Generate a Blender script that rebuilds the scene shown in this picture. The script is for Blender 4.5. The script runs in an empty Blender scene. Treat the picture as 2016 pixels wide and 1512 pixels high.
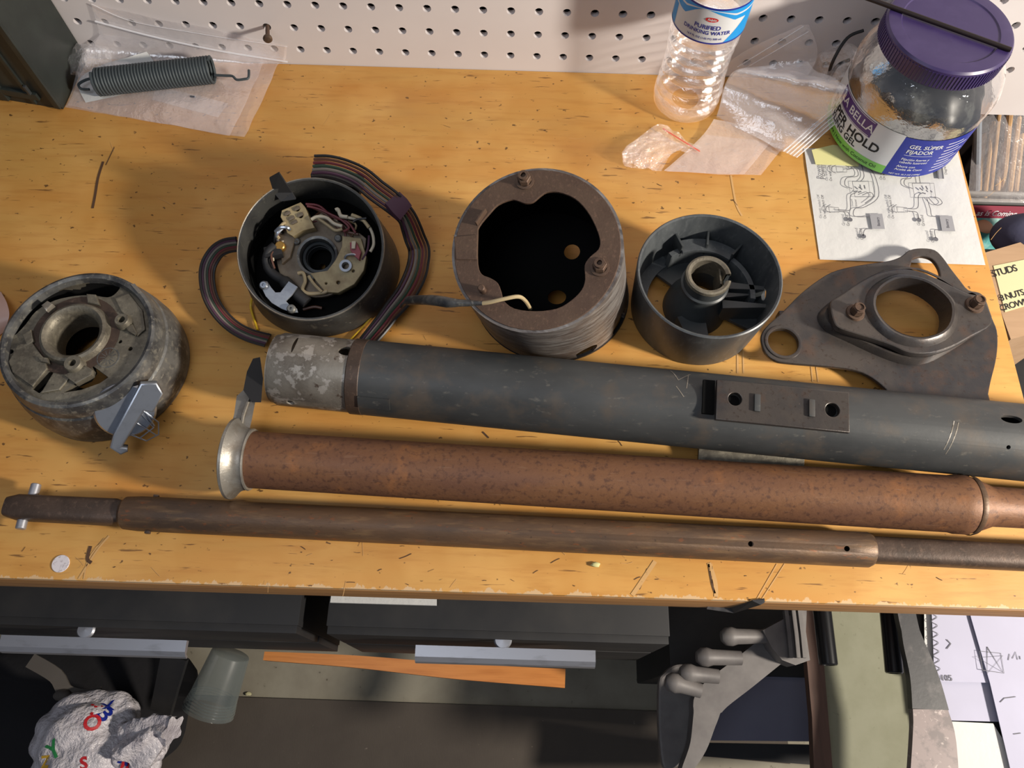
import bpy, bmesh, math, random
from mathutils import Matrix, Vector, noise

# ------------------------------------------------------------------ frame, camera, light
S = 0.0254          # everything below is laid out in inches; bench top is z = 0, pegboard face is y = 0
FLOOR = 34.0        # bench top height above the floor
scene = bpy.context.scene
COL = scene.collection
F = 1514.0
w = Vector((0.4169, -0.004, 0.030))
RC = Matrix.Rotation(w.length, 3, w.normalized())
CP = Vector((8.5016, -23.2767, 22.4081))
cam = bpy.data.objects.new('camera', bpy.data.cameras.new('camera'))
COL.objects.link(cam)
cam.data.sensor_width = 36.0
cam.data.lens = F * 36.0 / 2016.0
cam.data.clip_start = 0.01
cam.matrix_world = Matrix.Translation(Vector((CP.x, CP.y, CP.z + FLOOR)) * S) @ RC.to_4x4()
scene.camera = cam

scene.view_settings.view_transform = 'Standard'
scene.view_settings.look = 'None'
scene.view_settings.gamma = 1.0
scene.view_settings.use_curve_mapping = False
scene.view_settings.exposure = 0.0
world = bpy.data.worlds.new('world'); scene.world = world
world.use_nodes = True
bgn = world.node_tree.nodes['Background']
bgn.inputs[0].default_value = (0.78, 0.84, 1.0, 1); bgn.inputs[1].default_value = 0.115

def area(name, loc, target, size, power, color):
    l = bpy.data.lights.new(name, 'AREA'); l.shape = 'DISK'; l.size = size * S; l.energy = power; l.color = color
    o = bpy.data.objects.new(name, l); COL.objects.link(o)
    loc = Vector(loc); target = Vector(target)
    o.location = Vector((loc.x, loc.y, loc.z + FLOOR)) * S
    o.rotation_euler = (target - loc).to_track_quat('-Z', 'Y').to_euler()
    return o
area('bench_lamp', (62, -31, 26), (10, -10, 0), 6, 39, (1.0, 0.91, 0.79))
area('ceiling_lamp', (-8, -34, 58), (8, -10, 0), 34, 5, (0.84, 0.90, 1.0))

# ------------------------------------------------------------------ pixel helpers (camera rays hit real planes)
def ray(x, y): return RC @ Vector(((x - 1008) / F, -(y - 756) / F, -1))
def at(x, y, z=0.0):
    d = ray(x, y); return CP + d * ((z - CP.z) / d.z)
def aty(x, y, Y=0.0):
    d = ray(x, y); return CP + d * ((Y - CP.y) / d.y)
def on(x, y, P, N):
    d = ray(x, y); return CP + d * ((P - CP).dot(N) / d.dot(N))
def crop(sc, ox, oy): return lambda x, y: (x / sc + ox, y / sc + oy)

# ------------------------------------------------------------------ materials
def lin(c):
    return tuple((v / 12.92 if v <= 0.04045 else ((v + 0.055) / 1.055) ** 2.4) for v in [k / 255 for k in c[:3]]) + (1,)
MATS = {}
def mat(name, col, rough=0.6, metal=0.0, layers=(), bump=None, spec=0.5, trans=None, coat=0.0, emit=None):
    """layers: (scale xyz, lo, hi, colour, strength, detail)  mixed over the base by noise; bump: (scale xyz, strength, distance in)"""
    m = bpy.data.materials.new(name); m.use_nodes = True
    nt = m.node_tree; N = nt.nodes; L = nt.links
    b = N['Principled BSDF']; out = N['Material Output']
    b.inputs['Roughness'].default_value = rough; b.inputs['Metallic'].default_value = metal
    b.inputs['Specular IOR Level'].default_value = spec; b.inputs['Coat Weight'].default_value = coat
    tc = N.new('ShaderNodeTexCoord')
    def noise_node(sc, detail=4, kind='NOISE', dist=0.0):
        mp = N.new('ShaderNodeMapping'); mp.inputs['Scale'].default_value = [s / S for s in sc]
        L.new(tc.outputs['Object'], mp.inputs[0])
        n = N.new('ShaderNodeTexNoise'); n.inputs['Scale'].default_value = 1.0; n.inputs['Detail'].default_value = detail
        n.inputs['Roughness'].default_value = 0.6; n.inputs['Distortion'].default_value = dist
        L.new(mp.outputs[0], n.inputs['Vector']); return n.outputs['Fac']
    cur = None
    rgb = N.new('ShaderNodeRGB'); rgb.outputs[0].default_value = lin(col); cur = rgb.outputs[0]
    for ly in layers:
        sc, lo, hi, c2, st = ly[:5]; det = ly[5] if len(ly) > 5 else 4
        f = noise_node(sc, det)
        r = N.new('ShaderNodeMapRange'); r.inputs[1].default_value = lo; r.inputs[2].default_value = hi; r.inputs[4].default_value = st
        L.new(f, r.inputs[0])
        mx = N.new('ShaderNodeMix'); mx.data_type = 'RGBA'; mx.inputs[7].default_value = lin(c2)
        L.new(r.outputs[0], mx.inputs[0]); L.new(cur, mx.inputs[6]); cur = mx.outputs[2]
    L.new(cur, b.inputs['Base Color'])
    if bump:
        f = noise_node(bump[0], 5)
        bp = N.new('ShaderNodeBump'); bp.inputs['Strength'].default_value = bump[1]; bp.inputs['Distance'].default_value = bump[2] * S
        L.new(f, bp.inputs['Height']); L.new(bp.outputs[0], b.inputs['Normal'])
    if emit: b.inputs['Emission Color'].default_value = lin(emit[0]); b.inputs['Emission Strength'].default_value = emit[1]
    if trans is not None:      # clear film / PET: see-through with fresnel sheen; trans = (face opacity, edge opacity)
        tr = N.new('ShaderNodeBsdfTransparent'); mxs = N.new('ShaderNodeMixShader')
        lw = N.new('ShaderNodeLayerWeight'); lw.inputs[0].default_value = 0.35
        if bump: L.new(bp.outputs[0], lw.inputs['Normal'])
        r = N.new('ShaderNodeMapRange'); r.inputs[3].default_value = trans[0]; r.inputs[4].default_value = trans[1]
        L.new(lw.outputs['Facing'], r.inputs[0]); L.new(r.outputs[0], mxs.inputs[0])
        L.new(tr.outputs[0], mxs.inputs[1]); L.new(b.outputs[0], mxs.inputs[2])
        gl = N.new('ShaderNodeBsdfGlossy'); k = trans[2] if len(trans) > 2 else .08
        gl.inputs['Color'].default_value = (k, k, k, 1); gl.inputs['Roughness'].default_value = max(rough, .05)
        if bump: L.new(bp.outputs[0], gl.inputs['Normal'])
        ad = N.new('ShaderNodeAddShader'); L.new(mxs.outputs[0], ad.inputs[0]); L.new(gl.outputs[0], ad.inputs[1]); L.new(ad.outputs[0], out.inputs['Surface'])
    MATS[name] = m; return m

def wood_mat():
    m = mat('bench_plywood', (198, 150, 80), 0.42, layers=[
        ((0.10, 0.5, 0.3), 0.35, 0.7, (196, 132, 60), 0.8, 3),
        ((0.25, 0.25, 0.3), 0.45, 0.75, (226, 178, 106), 0.7, 3),
        ((0.5, 4.0, 1), 0.50, 0.78, (172, 112, 52), 0.5, 5),
        ((0.7, 7.0, 1), 0.645, 0.70, (92, 58, 34), 0.75, 3),
        ((3.2, 4.4, 1), 0.675, 0.72, (66, 42, 30), 0.8, 2),
        ((0.06, 0.09, 1), 0.60, 0.75, (160, 118, 82), 0.45, 5)],
        bump=((1.0, 6, 1), 0.12, 0.02), spec=0.35)
    nt = m.node_tree; N = nt.nodes; L = nt.links; b = N['Principled BSDF']
    src = b.inputs['Base Color'].links[0].from_socket
    tc = N.new('ShaderNodeTexCoord'); sp = N.new('ShaderNodeSeparateXYZ'); L.new(tc.outputs['Object'], sp.inputs[0])
    mp = N.new('ShaderNodeMapping'); mp.inputs['Scale'].default_value = (1.6 / S, 0.5 / S, 1 / S); L.new(tc.outputs['Object'], mp.inputs[0])
    n = N.new('ShaderNodeTexNoise'); n.inputs['Scale'].default_value = 1; n.inputs['Detail'].default_value = 8; n.inputs['Roughness'].default_value = .7
    L.new(mp.outputs[0], n.inputs['Vector'])
    # chipped pale lip along the front edge (object origin at front left corner of the slab)
    a = N.new('ShaderNodeMath'); a.operation = 'MULTIPLY_ADD'; a.inputs[1].default_value = -1.0 * S; a.inputs[2].default_value = 0.54 * S
    L.new(n.outputs['Fac'], a.inputs[0])
    c = N.new('ShaderNodeMath'); c.operation = 'LESS_THAN'; L.new(sp.outputs[1], c.inputs[0]); L.new(a.outputs[0], c.inputs[1])
    mx = N.new('ShaderNodeMix'); mx.data_type = 'RGBA'; mx.inputs[7].default_value = lin((205, 172, 130))
    L.new(c.outputs[0], mx.inputs[0]); L.new(src, mx.inputs[6]); L.new(mx.outputs[2], b.inputs['Base Color'])
    return m

WOOD = wood_mat()
EDGE = mat('bench_edge', (172, 124, 72), 0.6, layers=[((0.2, 2, 5), .4, .7, (120, 80, 42), .7), ((1.5, 1, 3), .66, .72, (70, 46, 30), .7)])
PEG = mat('pegboard_white', (212, 206, 206), 0.45, layers=[((0.15, .2, .2), .4, .75, (198, 190, 190), .5)], spec=.3)
PEGB = mat('pegboard_backing', (16, 10, 9), 0.95, spec=.1)
BLACKPL = mat('black_plastic', (38, 42, 40), 0.45, layers=[((1, 1, 1), .4, .7, (52, 58, 54), .5)], bump=((30, 30, 30), .12, .01))
DARKCAB = mat('cabinet_black', (30, 30, 32), 0.6, layers=[((.3, .3, .3), .45, .7, (52, 50, 48), .6)])
ALU = mat('aluminium_pull', (178, 180, 188), 0.38, 0.75, layers=[((.8, 3, 3), .55, .8, (120, 118, 120), .6)])
CONC = mat('concrete', (150, 144, 128), 0.85, layers=[((.25, .25, .3), .4, .7, (120, 112, 98), .7), ((2, 2, 2), .66, .72, (70, 60, 50), .7)], bump=((3, 3, 3), .3, .03))
MATR = mat('rubber_mat', (84, 76, 68), 0.85, layers=[((.2, .2, 1), .4, .7, (70, 62, 56), .6), ((3, 3, 3), .70, .74, (130, 120, 108), .6)], bump=((12, 3, 6), .25, .03))
ZINC = mat('cast_zinc', (128, 122, 108), 0.5, 0.55, layers=[((1.2, 1.2, 1.2), .38, .68, (74, 68, 60), .85), ((5, 5, 5), .5, .75, (168, 160, 140), .5), ((9, 9, 9), .62, .72, (50, 44, 38), .6)], bump=((18, 18, 18), .35, .02))
ZINCD = mat('dark_worn_casting', (108, 108, 106), 0.42, 0.4, layers=[((1, 1, 1), .42, .58, (62, 62, 64), .9), ((5, 5, 5), .54, .68, (150, 146, 134), .6), ((12, 3, 12), .64, .72, (176, 172, 160), .5)], bump=((10, 10, 10), .25, .02))
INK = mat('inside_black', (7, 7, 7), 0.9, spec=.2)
GREYPL = mat('grey_plastic', (88, 92, 94), 0.4, 0.1, layers=[((1.2, 1.2, .5), .35, .6, (66, 70, 74), .9), ((7, 7, 3), .55, .75, (120, 124, 126), .4)], bump=((8, 8, 8), .2, .01))
DARKPL = mat('dark_grey_plastic', (62, 66, 68), 0.45, layers=[((1, 1, 1), .4, .7, (40, 42, 44), .7), ((8, 8, 8), .66, .75, (110, 112, 108), .4)])
CANS = mat('worn_steel_shroud', (130, 124, 120), 0.42, 0.35, layers=[((.8, .8, 5), .40, .62, (86, 80, 78), .9), ((1.4, 1.4, 13), .5, .7, (172, 170, 168), .75), ((1, 1, 1), .5, .75, (88, 66, 54), .6)], bump=((1.5, 1.5, 11), .6, .03))
RUSTP = mat('rust_plate', (94, 74, 60), 0.62, 0.25, layers=[((1, 1, 1), .4, .7, (78, 58, 48), .8), ((9, 9, 9), .55, .72, (132, 102, 84), .45), ((5, 5, 5), .68, .75, (52, 38, 32), .5)], bump=((14, 14, 14), .4, .02))
RUST = mat('rusty_tube_steel', (120, 82, 54), 0.55, 0.2, layers=[((.25, .8, .8), .38, .68, (100, 68, 54), .8), ((1.0, 1.0, 1.0), .58, .72, (150, 98, 56), .6), ((6.5, 6.5, 6.5), .52, .66, (74, 48, 38), .7, 5), ((1.3, 14, 14), .62, .74, (150, 120, 98), .4)], bump=((7, 9, 9), .4, .02))
RUST2 = mat('brown_shaft_steel', (98, 74, 54), 0.48, 0.3, layers=[((.3, .8, .8), .38, .66, (72, 58, 48), .9), ((.8, 5, 5), .52, .75, (132, 104, 74), .6), ((2.5, 6, 6), .60, .70, (132, 76, 42), .6), ((6, 8, 8), .64, .7, (52, 40, 34), .6)], bump=((5, 12, 12), .35, .02))
RUST3 = mat('dark_rust_shaft', (84, 68, 58), 0.5, 0.35, layers=[((1, 1, 1), .4, .7, (58, 48, 42), .8), ((6, 6, 6), .55, .7, (118, 96, 82), .5)], bump=((9, 9, 9), .4, .02))
JACKET = mat('black_painted_tube', (68, 70, 71), 0.52, 0.15, layers=[((.3, .6, .6), .38, .68, (46, 48, 50), .8), ((.9, .9, .9), .50, .70, (92, 80, 68), .6), ((3, 6, 6), .62, .75, (118, 114, 106), .45), ((14, 14, 14), .70, .76, (150, 142, 130), .4)], bump=((6, 6, 6), .2, .01))
BARE = mat('stripped_bare_end', (142, 136, 126), 0.48, 0.45, layers=[((1.3, 1.3, 1.3), .40, .60, (112, 104, 94), .9), ((2.6, 2.6, 2.6), .52, .58, (186, 180, 172), .8), ((3, 3, 3), .64, .70, (70, 48, 36), .8)], bump=((8, 8, 8), .4, .02))
BRKT = mat('oily_bracket_steel', (80, 74, 70), 0.36, 0.4, layers=[((.45, .45, .45), .42, .62, (54, 54, 58), .9), ((1, 1, 1), .56, .75, (104, 76, 58), .5), ((8, 8, 8), .58, .70, (52, 38, 32), .6), ((11, 11, 11), .68, .75, (140, 124, 112), .4)], bump=((10, 10, 10), .3, .015))
ALUC = mat('cast_aluminium', (150, 146, 138), 0.4, 0.6, layers=[((2, 2, 2), .45, .72, (120, 108, 94), .8), ((7, 7, 7), .62, .75, (210, 206, 198), .5)], bump=((8, 8, 8), .3, .02))
CHROME = mat('satin_chrome', (176, 182, 192), 0.28, 0.85, layers=[((3, 3, 3), .5, .75, (146, 150, 160), .5)])
CUPD = mat('black_worn_cup', (74, 74, 72), 0.45, 0.35, layers=[((1, 1, 1), .4, .7, (46, 46, 48), .9), ((4, 4, 4), .6, .75, (128, 124, 112), .6), ((12, 3, 12), .66, .74, (150, 146, 134), .4)], bump=((10, 10, 10), .25, .02))
SILV = mat('brushed_bracket', (150, 156, 166), 0.45, 0.5, layers=[((4, 4, 4), .5, .75, (118, 122, 132), .5)])
RUBBER = mat('black_rubber', (30, 30, 32), 0.6)
IVORY = mat('ivory_plastic', (172, 156, 118), 0.5, layers=[((2, 2, 2), .4, .7, (128, 108, 76), .8), ((9, 9, 9), .64, .72, (80, 60, 42), .5)])
IVORY2 = mat('dirty_metal_disc', (120, 108, 92), 0.45, 0.4, layers=[((2, 2, 2), .4, .7, (86, 72, 58), .8)])
WHITEW = mat('wire_white', (200, 190, 168), .45)
TANW = mat('wire_tan', (176, 158, 122), .5)
BRASS = mat('brass', (170, 130, 66), .35, .7)
PAPER = mat('paper_white', (206, 206, 204), .8, layers=[((.4, .4, .4), .45, .7, (200, 200, 200), .5), ((2, 2, 2), .70, .74, (140, 134, 128), .5)], bump=((.6, .6, .6), .5, .12))
INKG = mat('ink_grey', (100, 100, 106), .8)
INKB = mat('ink_black', (24, 24, 28), .8)
NOTE = mat('sticky_yellow', (216, 212, 150), .8)
FILM = mat('poly_bag_film', (222, 216, 218), .2, trans=(.17, .6, .12), bump=((.55, .55, .55), .8, .25), spec=.7)
FILM2 = mat('poly_bag_film_thick', (222, 222, 228), .18, trans=(.22, .62, .12), bump=((.8, .8, .8), .55, .25), spec=1)
FILMC = mat('crinkled_film', (196, 192, 194), .07, trans=(.08, .55, .2), bump=((2.6, 2.6, 2.6), 1.0, .3), spec=1.0)
FILMS = mat('poly_bag_seal', (236, 236, 240), .25, trans=(.42, .8), spec=.6)
PET = mat('clear_pet', (120, 122, 126), .04, trans=(.07, .6, .30), bump=((1.4, 1.4, 3.0), .7, .15), spec=1.0, coat=1.0)
PETJ = mat('clear_jar', (70, 72, 80), .05, trans=(.10, .75, .30), bump=((.9, .9, 1.1), .5, .15), spec=1.0, coat=1.0)
SPRING = mat('spring_steel', (66, 74, 78), .62, .3)
WHITEL = mat('label_white', (206, 210, 214), .35)
BLUEL = mat('label_blue', (20, 142, 214), .35)
NAVYL = mat('label_navy', (22, 40, 140), .35)
REDL = mat('label_red', (196, 40, 46), .4)
PURPLE = mat('purple_lid', (56, 43, 90), .38, layers=[((.8, .8, .8), .5, .75, (78, 66, 112), .5), ((2, 2, 2), .62, .7, (50, 36, 84), .6)])
PURPL = mat('label_purple', (66, 36, 112), .4)
GREENL = mat('label_green', (120, 190, 84), .4)
GEL = mat('jar_contents', (44, 44, 42), .4, .3, layers=[((1.6, 1.6, 1.6), .5, .62, (96, 98, 94), .7), ((3, 3, 3), .55, .65, (22, 22, 22), .8)])
CARD = mat('cardboard', (172, 142, 112), .8, layers=[((.3, 3, 3), .4, .7, (154, 124, 94), .6)])
TAPE = mat('masking_tape', (206, 200, 158), .7)
NAVYC = mat('navy_cloth', (62, 64, 88), .9, bump=((1, 1, 1), .4, .1))
TIN = mat('tin_metal', (160, 160, 158), .35, .8)
MAROON = mat('maroon_print', (126, 34, 56), .5)
TEAL = mat('teal_print', (70, 150, 150), .5, layers=[((1, 1, 1), .5, .65, (180, 210, 200), .7)])
STICK = mat('wood_sticks', (178, 142, 98), .7, layers=[((3, 3, .5), .4, .7, (128, 96, 64), .7)])
BLKROD = mat('blackened_rod', (34, 24, 24), .5, .3)
ORANGE = mat('varnished_wood', (204, 132, 66), .35, layers=[((.4, 6, 6), .4, .7, (176, 104, 44), .7)])
HARDB = mat('green_grey_hardboard', (128, 128, 108), .75, layers=[((.8, .8, .8), .4, .7, (116, 116, 94), .7), ((4, 4, 4), .66, .72, (94, 92, 72), .5)], bump=((5, 5, 5), .2, .02))
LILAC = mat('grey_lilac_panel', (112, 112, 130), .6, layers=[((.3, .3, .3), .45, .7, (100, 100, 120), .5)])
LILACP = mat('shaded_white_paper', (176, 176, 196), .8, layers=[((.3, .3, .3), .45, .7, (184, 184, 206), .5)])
CASTG = mat('grey_casting', (116, 112, 110), .5, .1, layers=[((.7, .7, .7), .4, .7, (88, 84, 84), .7)])
BROWN = mat('dark_brown_board', (92, 66, 54), .65, layers=[((3, .3, 3), .4, .7, (66, 46, 38), .7)])
TAPEB = mat('worn_black_tape', (54, 54, 56), .4, layers=[((1.2, 1.2, 1.2), .55, .7, (96, 92, 92), .7)], bump=((3, 3, 3), .2, .02))
BAGW = mat('white_poly_bag', (214, 208, 212), .25, layers=[((.6, .6, .6), .48, .66, (150, 142, 152), .6)], bump=((1.0, 1.0, 1.0), 1.0, .5), spec=.8)
GREENP = mat('print_green', (40, 130, 70), .5)
YELLP = mat('print_yellow', (214, 170, 50), .5)
CUPG = mat('smoked_cup', (120, 130, 130), .2, trans=(.35, .85), spec=.8)
STRAPG = mat('grey_strap', (84, 78, 72), .7)
WIRES = [mat('wire_' + n, c, .45) for n, c in (('black', (36, 36, 38)), ('brown', (92, 60, 46)), ('red', (104, 44, 50)), ('green', (52, 70, 56)), ('white', (124, 116, 108)), ('purple', (80, 50, 70)), ('dark', (48, 44, 44)))]
WYEL = mat('wire_yellow', (220, 178, 40), .4)
DUST = mat('seam_mark', (206, 162, 104), .7)
DARKM = mat('dark_scuff', (84, 58, 38), .7)
STKR = mat('white_dot', (216, 210, 214), .6, layers=[((14, 14, 14), .55, .65, (170, 160, 164), .7)])

# ------------------------------------------------------------------ mesh builder
I4 = Matrix.Identity(4)
class G:
    def __init__(s): s.v = []; s.f = []
    def add(s, vs, fs, M=None):
        k = len(s.v)
        s.v += [tuple(M @ Vector(p)) if M else tuple(p) for p in vs]
        s.f += [tuple(i + k for i in f) for f in fs]
        return s
    def box(s, c, d, M=None, bev=0.0, rz=0.0):
        bm = bmesh.new(); bmesh.ops.create_cube(bm, size=1, matrix=Matrix.Translation(c) @ Matrix.Rotation(rz, 4, 'Z') @ Matrix.Diagonal((d[0], d[1], d[2], 1)))
        if bev: bmesh.ops.bevel(bm, geom=bm.edges[:], offset=bev, segments=2, affect='EDGES', profile=.7)
        s.bm(bm, M); return s
    def bm(s, bm, M=None):
        bm.verts.index_update()
        s.add([v.co[:] for v in bm.verts], [tuple(v.index for v in f.verts) for f in bm.faces], M); bm.free(); return s
    def rings(s, R, cap=(False, False), closed=False, M=None):
        n = len(R[0]); vs = [p for r in R for p in r]; fs = []
        m = len(R)
        for i in range(m if closed else m - 1):
            a = i * n; b = ((i + 1) % m) * n
            for j in range(n): k = (j + 1) % n; fs.append((a + j, a + k, b + k, b + j))
        if cap[0]: fs.append(tuple(range(n - 1, -1, -1)))
        if cap[1]: fs.append(tuple((m - 1) * n + j for j in range(n)))
        return s.add(vs, fs, M)
    def lathe(s, prof, seg=48, M=None, closed=False, cap=(False, False), ribs=None):
        R = []
        for r, z in prof:
            R.append([(r * math.cos(2 * math.pi * j / seg), r * math.sin(2 * math.pi * j / seg), z) for j in range(seg)])
        return s.rings(R, cap, closed, M)
    def cyl(s, r, z0, z1, seg=24, M=None, bev=0.0, r1=None):
        r1 = r if r1 is None else r1
        pr = [(r, z0), (r1, z1)] if not bev else [(r - bev, z0), (r, z0 + bev), (r1, z1 - bev), (r1 - bev, z1)]
        return s.lathe(pr, seg, M, cap=(True, True))
    def tube(s, pts, r, seg=8, cap=True, sx=1.0):
        pts = [Vector(p) for p in pts]; n = len(pts)
        rs = r if isinstance(r, (list, tuple)) else [r] * n
        R = []; up = None
        for i, p in enumerate(pts):
            t = (pts[min(i + 1, n - 1)] - pts[max(i - 1, 0)]).normalized()
            if up is None:
                up = Vector((0, 0, 1)) if abs(t.z) < .9 else Vector((0, 1, 0))
            u = (up - t * up.dot(t)).normalized(); v = t.cross(u); up = u
            R.append([p + rs[i] * (u * math.sin(2 * math.pi * j / seg) + sx * v * math.cos(2 * math.pi * j / seg)) for j in range(seg)])
        return s.rings(R, (cap, cap))
    def grid(s, rows, M=None):
        n = len(rows[0]); vs = [p for r in rows for p in r]; fs = []
        for i in range(len(rows) - 1):
            for j in range(n - 1): a = i * n + j; fs.append((a, a + 1, a + n + 1, a + n))
        return s.add(vs, fs, M)
    def strip(s, pts, wd, n=Vector((0, 0, 1))):
        pts = [Vector(p) for p in pts]; L = []
        for i, p in enumerate(pts):
            t = (pts[min(i + 1, len(pts) - 1)] - pts[max(i - 1, 0)]); sd = t.cross(n).normalized() * wd / 2
            L.append([p - sd, p + sd])
        return s.grid(L)
    def disc(s, c, r, M=None, seg=16, rx=None):
        rx = rx or r
        vs = [(c[0] + rx * math.cos(2 * math.pi * j / seg), c[1] + r * math.sin(2 * math.pi * j / seg), c[2]) for j in range(seg)]
        return s.add(vs, [tuple(range(seg))], M)
    def poly(s, vs): return s.add(vs, [tuple(range(len(vs)))])
    def blob(s, c, d, sub=3, amp=0.0, sc=1.0, seed=0, M=None):
        bm = bmesh.new(); bmesh.ops.create_icosphere(bm, subdivisions=sub, radius=1)
        for v in bm.verts:
            k = 1 + amp * noise.noise(v.co * sc + Vector((seed * 7.3, seed, 0)))
            v.co = Vector((c[0] + v.co.x * d[0] * k, c[1] + v.co.y * d[1] * k, c[2] + v.co.z * d[2] * k))
        return s.bm(bm, M)
    def plate(s, outer, holes=(), z0=0.0, z1=0.1, bev=0.0, M=None, smooth=False):
        """flat plate with real holes: 2D curve filled and extruded"""
        cu = bpy.data.curves.new('tmp', 'CURVE'); cu.dimensions = '2D'; cu.fill_mode = 'BOTH'
        cu.extrude = max((z1 - z0) / 2 - bev, 1e-4); cu.bevel_depth = bev; cu.bevel_resolution = 1; cu.offset = -bev
        for pl in [outer] + list(holes):
            pl = [(p[0], p[1]) for p in pl]
            if pl is not outer and False: pass
            sp = cu.splines.new('POLY'); sp.points.add(len(pl) - 1)
            for q, p in zip(sp.points, pl): q.co = (p[0], p[1], 0, 1)
            sp.use_cyclic_u = True
        o = bpy.data.objects.new('tmp', cu); COL.objects.link(o)
        dg = bpy.context.evaluated_depsgraph_get(); dg.update()
        me = bpy.data.meshes.new_from_object(o.evaluated_get(dg))
        MM = (M or I4) @ Matrix.Translation((0, 0, (z0 + z1) / 2))
        s.add([v.co[:] for v in me.vertices], [tuple(p.vertices) for p in me.polygons], MM)
        bpy.data.objects.remove(o); bpy.data.curves.remove(cu); bpy.data.meshes.remove(me); return s
    def text(s, body, size, M=None, fn=None, ext=0.0, align='CENTER', bold=0.0, shear=0.0, sp=1.0):
        cu = bpy.data.curves.new('tmp', 'FONT'); cu.body = body; cu.size = size; cu.align_x = align; cu.align_y = 'CENTER'
        cu.offset = bold; cu.shear = shear; cu.space_character = sp; cu.resolution_u = 3; cu.extrude = ext
        o = bpy.data.objects.new('tmp', cu); COL.objects.link(o)
        dg = bpy.context.evaluated_depsgraph_get(); dg.update()
        me = bpy.data.meshes.new_from_object(o.evaluated_get(dg))
        vs = [v.co.copy() for v in me.vertices]
        if fn: vs = [fn(v.x, v.y) for v in vs]
        s.add(vs, [tuple(p.vertices) for p in me.polygons], M)
        bpy.data.objects.remove(o); bpy.data.curves.remove(cu); bpy.data.meshes.remove(me); return s

def catmull(P, n=6, closed=False):
    P = [Vector(p) for p in P]; out = []; m = len(P)
    for i in range(m if closed else m - 1):
        g = (lambda k: P[k % m]) if closed else (lambda k: P[min(max(k, 0), m - 1)])
        a, b, c, d = g(i - 1), g(i), g(i + 1), g(i + 2)
        for k in range(n):
            t = k / n
            out.append(.5 * ((2 * b) + (c - a) * t + (2 * a - 5 * b + 4 * c - d) * t * t + (3 * b - a - 3 * c + d) * t ** 3))
    if not closed: out.append(P[-1])
    return out
def circ(cx, cy, r, n=28, ry=None, rot=0.0):
    ry = ry or r
    return [(cx + r * math.cos(2 * math.pi * i / n + rot), cy + ry * math.sin(2 * math.pi * i / n + rot)) for i in range(n)]
def frame(o, z, x=(1, 0, 0)):
    z = Vector(z).normalized(); x = Vector(x); x = (x - z * x.dot(z)).normalized(); y = z.cross(x)
    M = Matrix.Identity(4)
    for i in range(3): M[i][0] = x[i]; M[i][1] = y[i]; M[i][2] = z[i]; M[i][3] = o[i]
    return M

def mk(name, g, material, base, smooth=35, obj_parent=None):
    me = bpy.data.meshes.new(name)
    b = Vector(base)
    me.from_pydata([((x - b.x) * S, (y - b.y) * S, (z - b.z) * S) for x, y, z in g.v], [], g.f)
    me.validate()
    bm = bmesh.new(); bm.from_mesh(me); bmesh.ops.recalc_face_normals(bm, faces=bm.faces[:]); bm.to_mesh(me); bm.free()
    if smooth:
        me.polygons.foreach_set('use_smooth', [True] * len(me.polygons))
        me.set_sharp_from_angle(angle=math.radians(smooth))
    for m in (material if isinstance(material, (list, tuple)) else [material]): me.materials.append(m)
    o = bpy.data.objects.new(name, me); COL.objects.link(o)
    if obj_parent: o.parent = obj_parent
    return o
def bar(gg, pts, wd, th, n=Vector((0, 0, 1))):
    rows = []
    for i, p in enumerate(pts):
        p = Vector(p); tt = (Vector(pts[min(i + 1, len(pts) - 1)]) - Vector(pts[max(i - 1, 0)])).normalized()
        sd = tt.cross(n).normalized(); nn = sd.cross(tt)
        ww = wd[i] / 2 if isinstance(wd, (list, tuple)) else wd / 2; h = th / 2
        rows.append([p - sd * ww - nn * h, p + sd * ww - nn * h, p + sd * ww + nn * h, p - sd * ww + nn * h])
    gg.rings(rows, (True, True))
def wloc(b): return Vector((b[0], b[1], b[2] + FLOOR)) * S
class Thing:
    def __init__(s, name, label, cat, base, group=None):
        s.base = base; s.root = bpy.data.objects.new(name, None); COL.objects.link(s.root); s.root.empty_display_size = .02
        s.root.location = wloc(base); s.root['label'] = label; s.root['category'] = cat
        if group: s.root['group'] = group
    def part(s, name, g, m, parent=None, label=None, smooth=35, kind=None):
        o = mk(name, g, m, s.base, smooth, parent or s.root)
        if label: o['label'] = label
        if kind: o['kind'] = kind
        return o
def single(name, g, m, label, cat, base, group=None, smooth=35):
    o = mk(name, g, m, base, smooth); o.location = wloc(base); o['label'] = label; o['category'] = cat
    if group: o['group'] = group
    return o
def struct(name, g, m, base=(0, 0, 0), smooth=35):
    o = mk(name, g, m, base, smooth); o.location = wloc(base); o['kind'] = 'structure'; return o
def boolean(o, cutters, base):
    """cut real holes: o minus each cutter G"""
    g = G()
    for c in cutters:
        k = mk('cut', c, PEGB, base, 0); k.parent = o.parent; k.location = o.location
        md = o.modifiers.new('b', 'BOOLEAN'); md.operation = 'DIFFERENCE'; md.object = k; md.solver = 'EXACT'
        dg = bpy.context.evaluated_depsgraph_get(); dg.update()
        me = bpy.data.meshes.new_from_object(o.evaluated_get(dg), depsgraph=dg)
        o.modifiers.clear(); old = o.data; o.data = me; bpy.data.meshes.remove(old)
        kd = k.data; bpy.data.objects.remove(k); bpy.data.meshes.remove(kd)
    me = o.data
    me.polygons.foreach_set('use_smooth', [True] * len(me.polygons)); me.set_sharp_from_angle(angle=math.radians(35))
rnd = random.Random(7)

# ================================================================== SETTING
# floor of concrete, dark rubber mat on it
g = G(); g.box((8, -30, -FLOOR - .5), (110, 90, 1)); struct('floor', g, CONC, (0, 0, -FLOOR))
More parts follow.
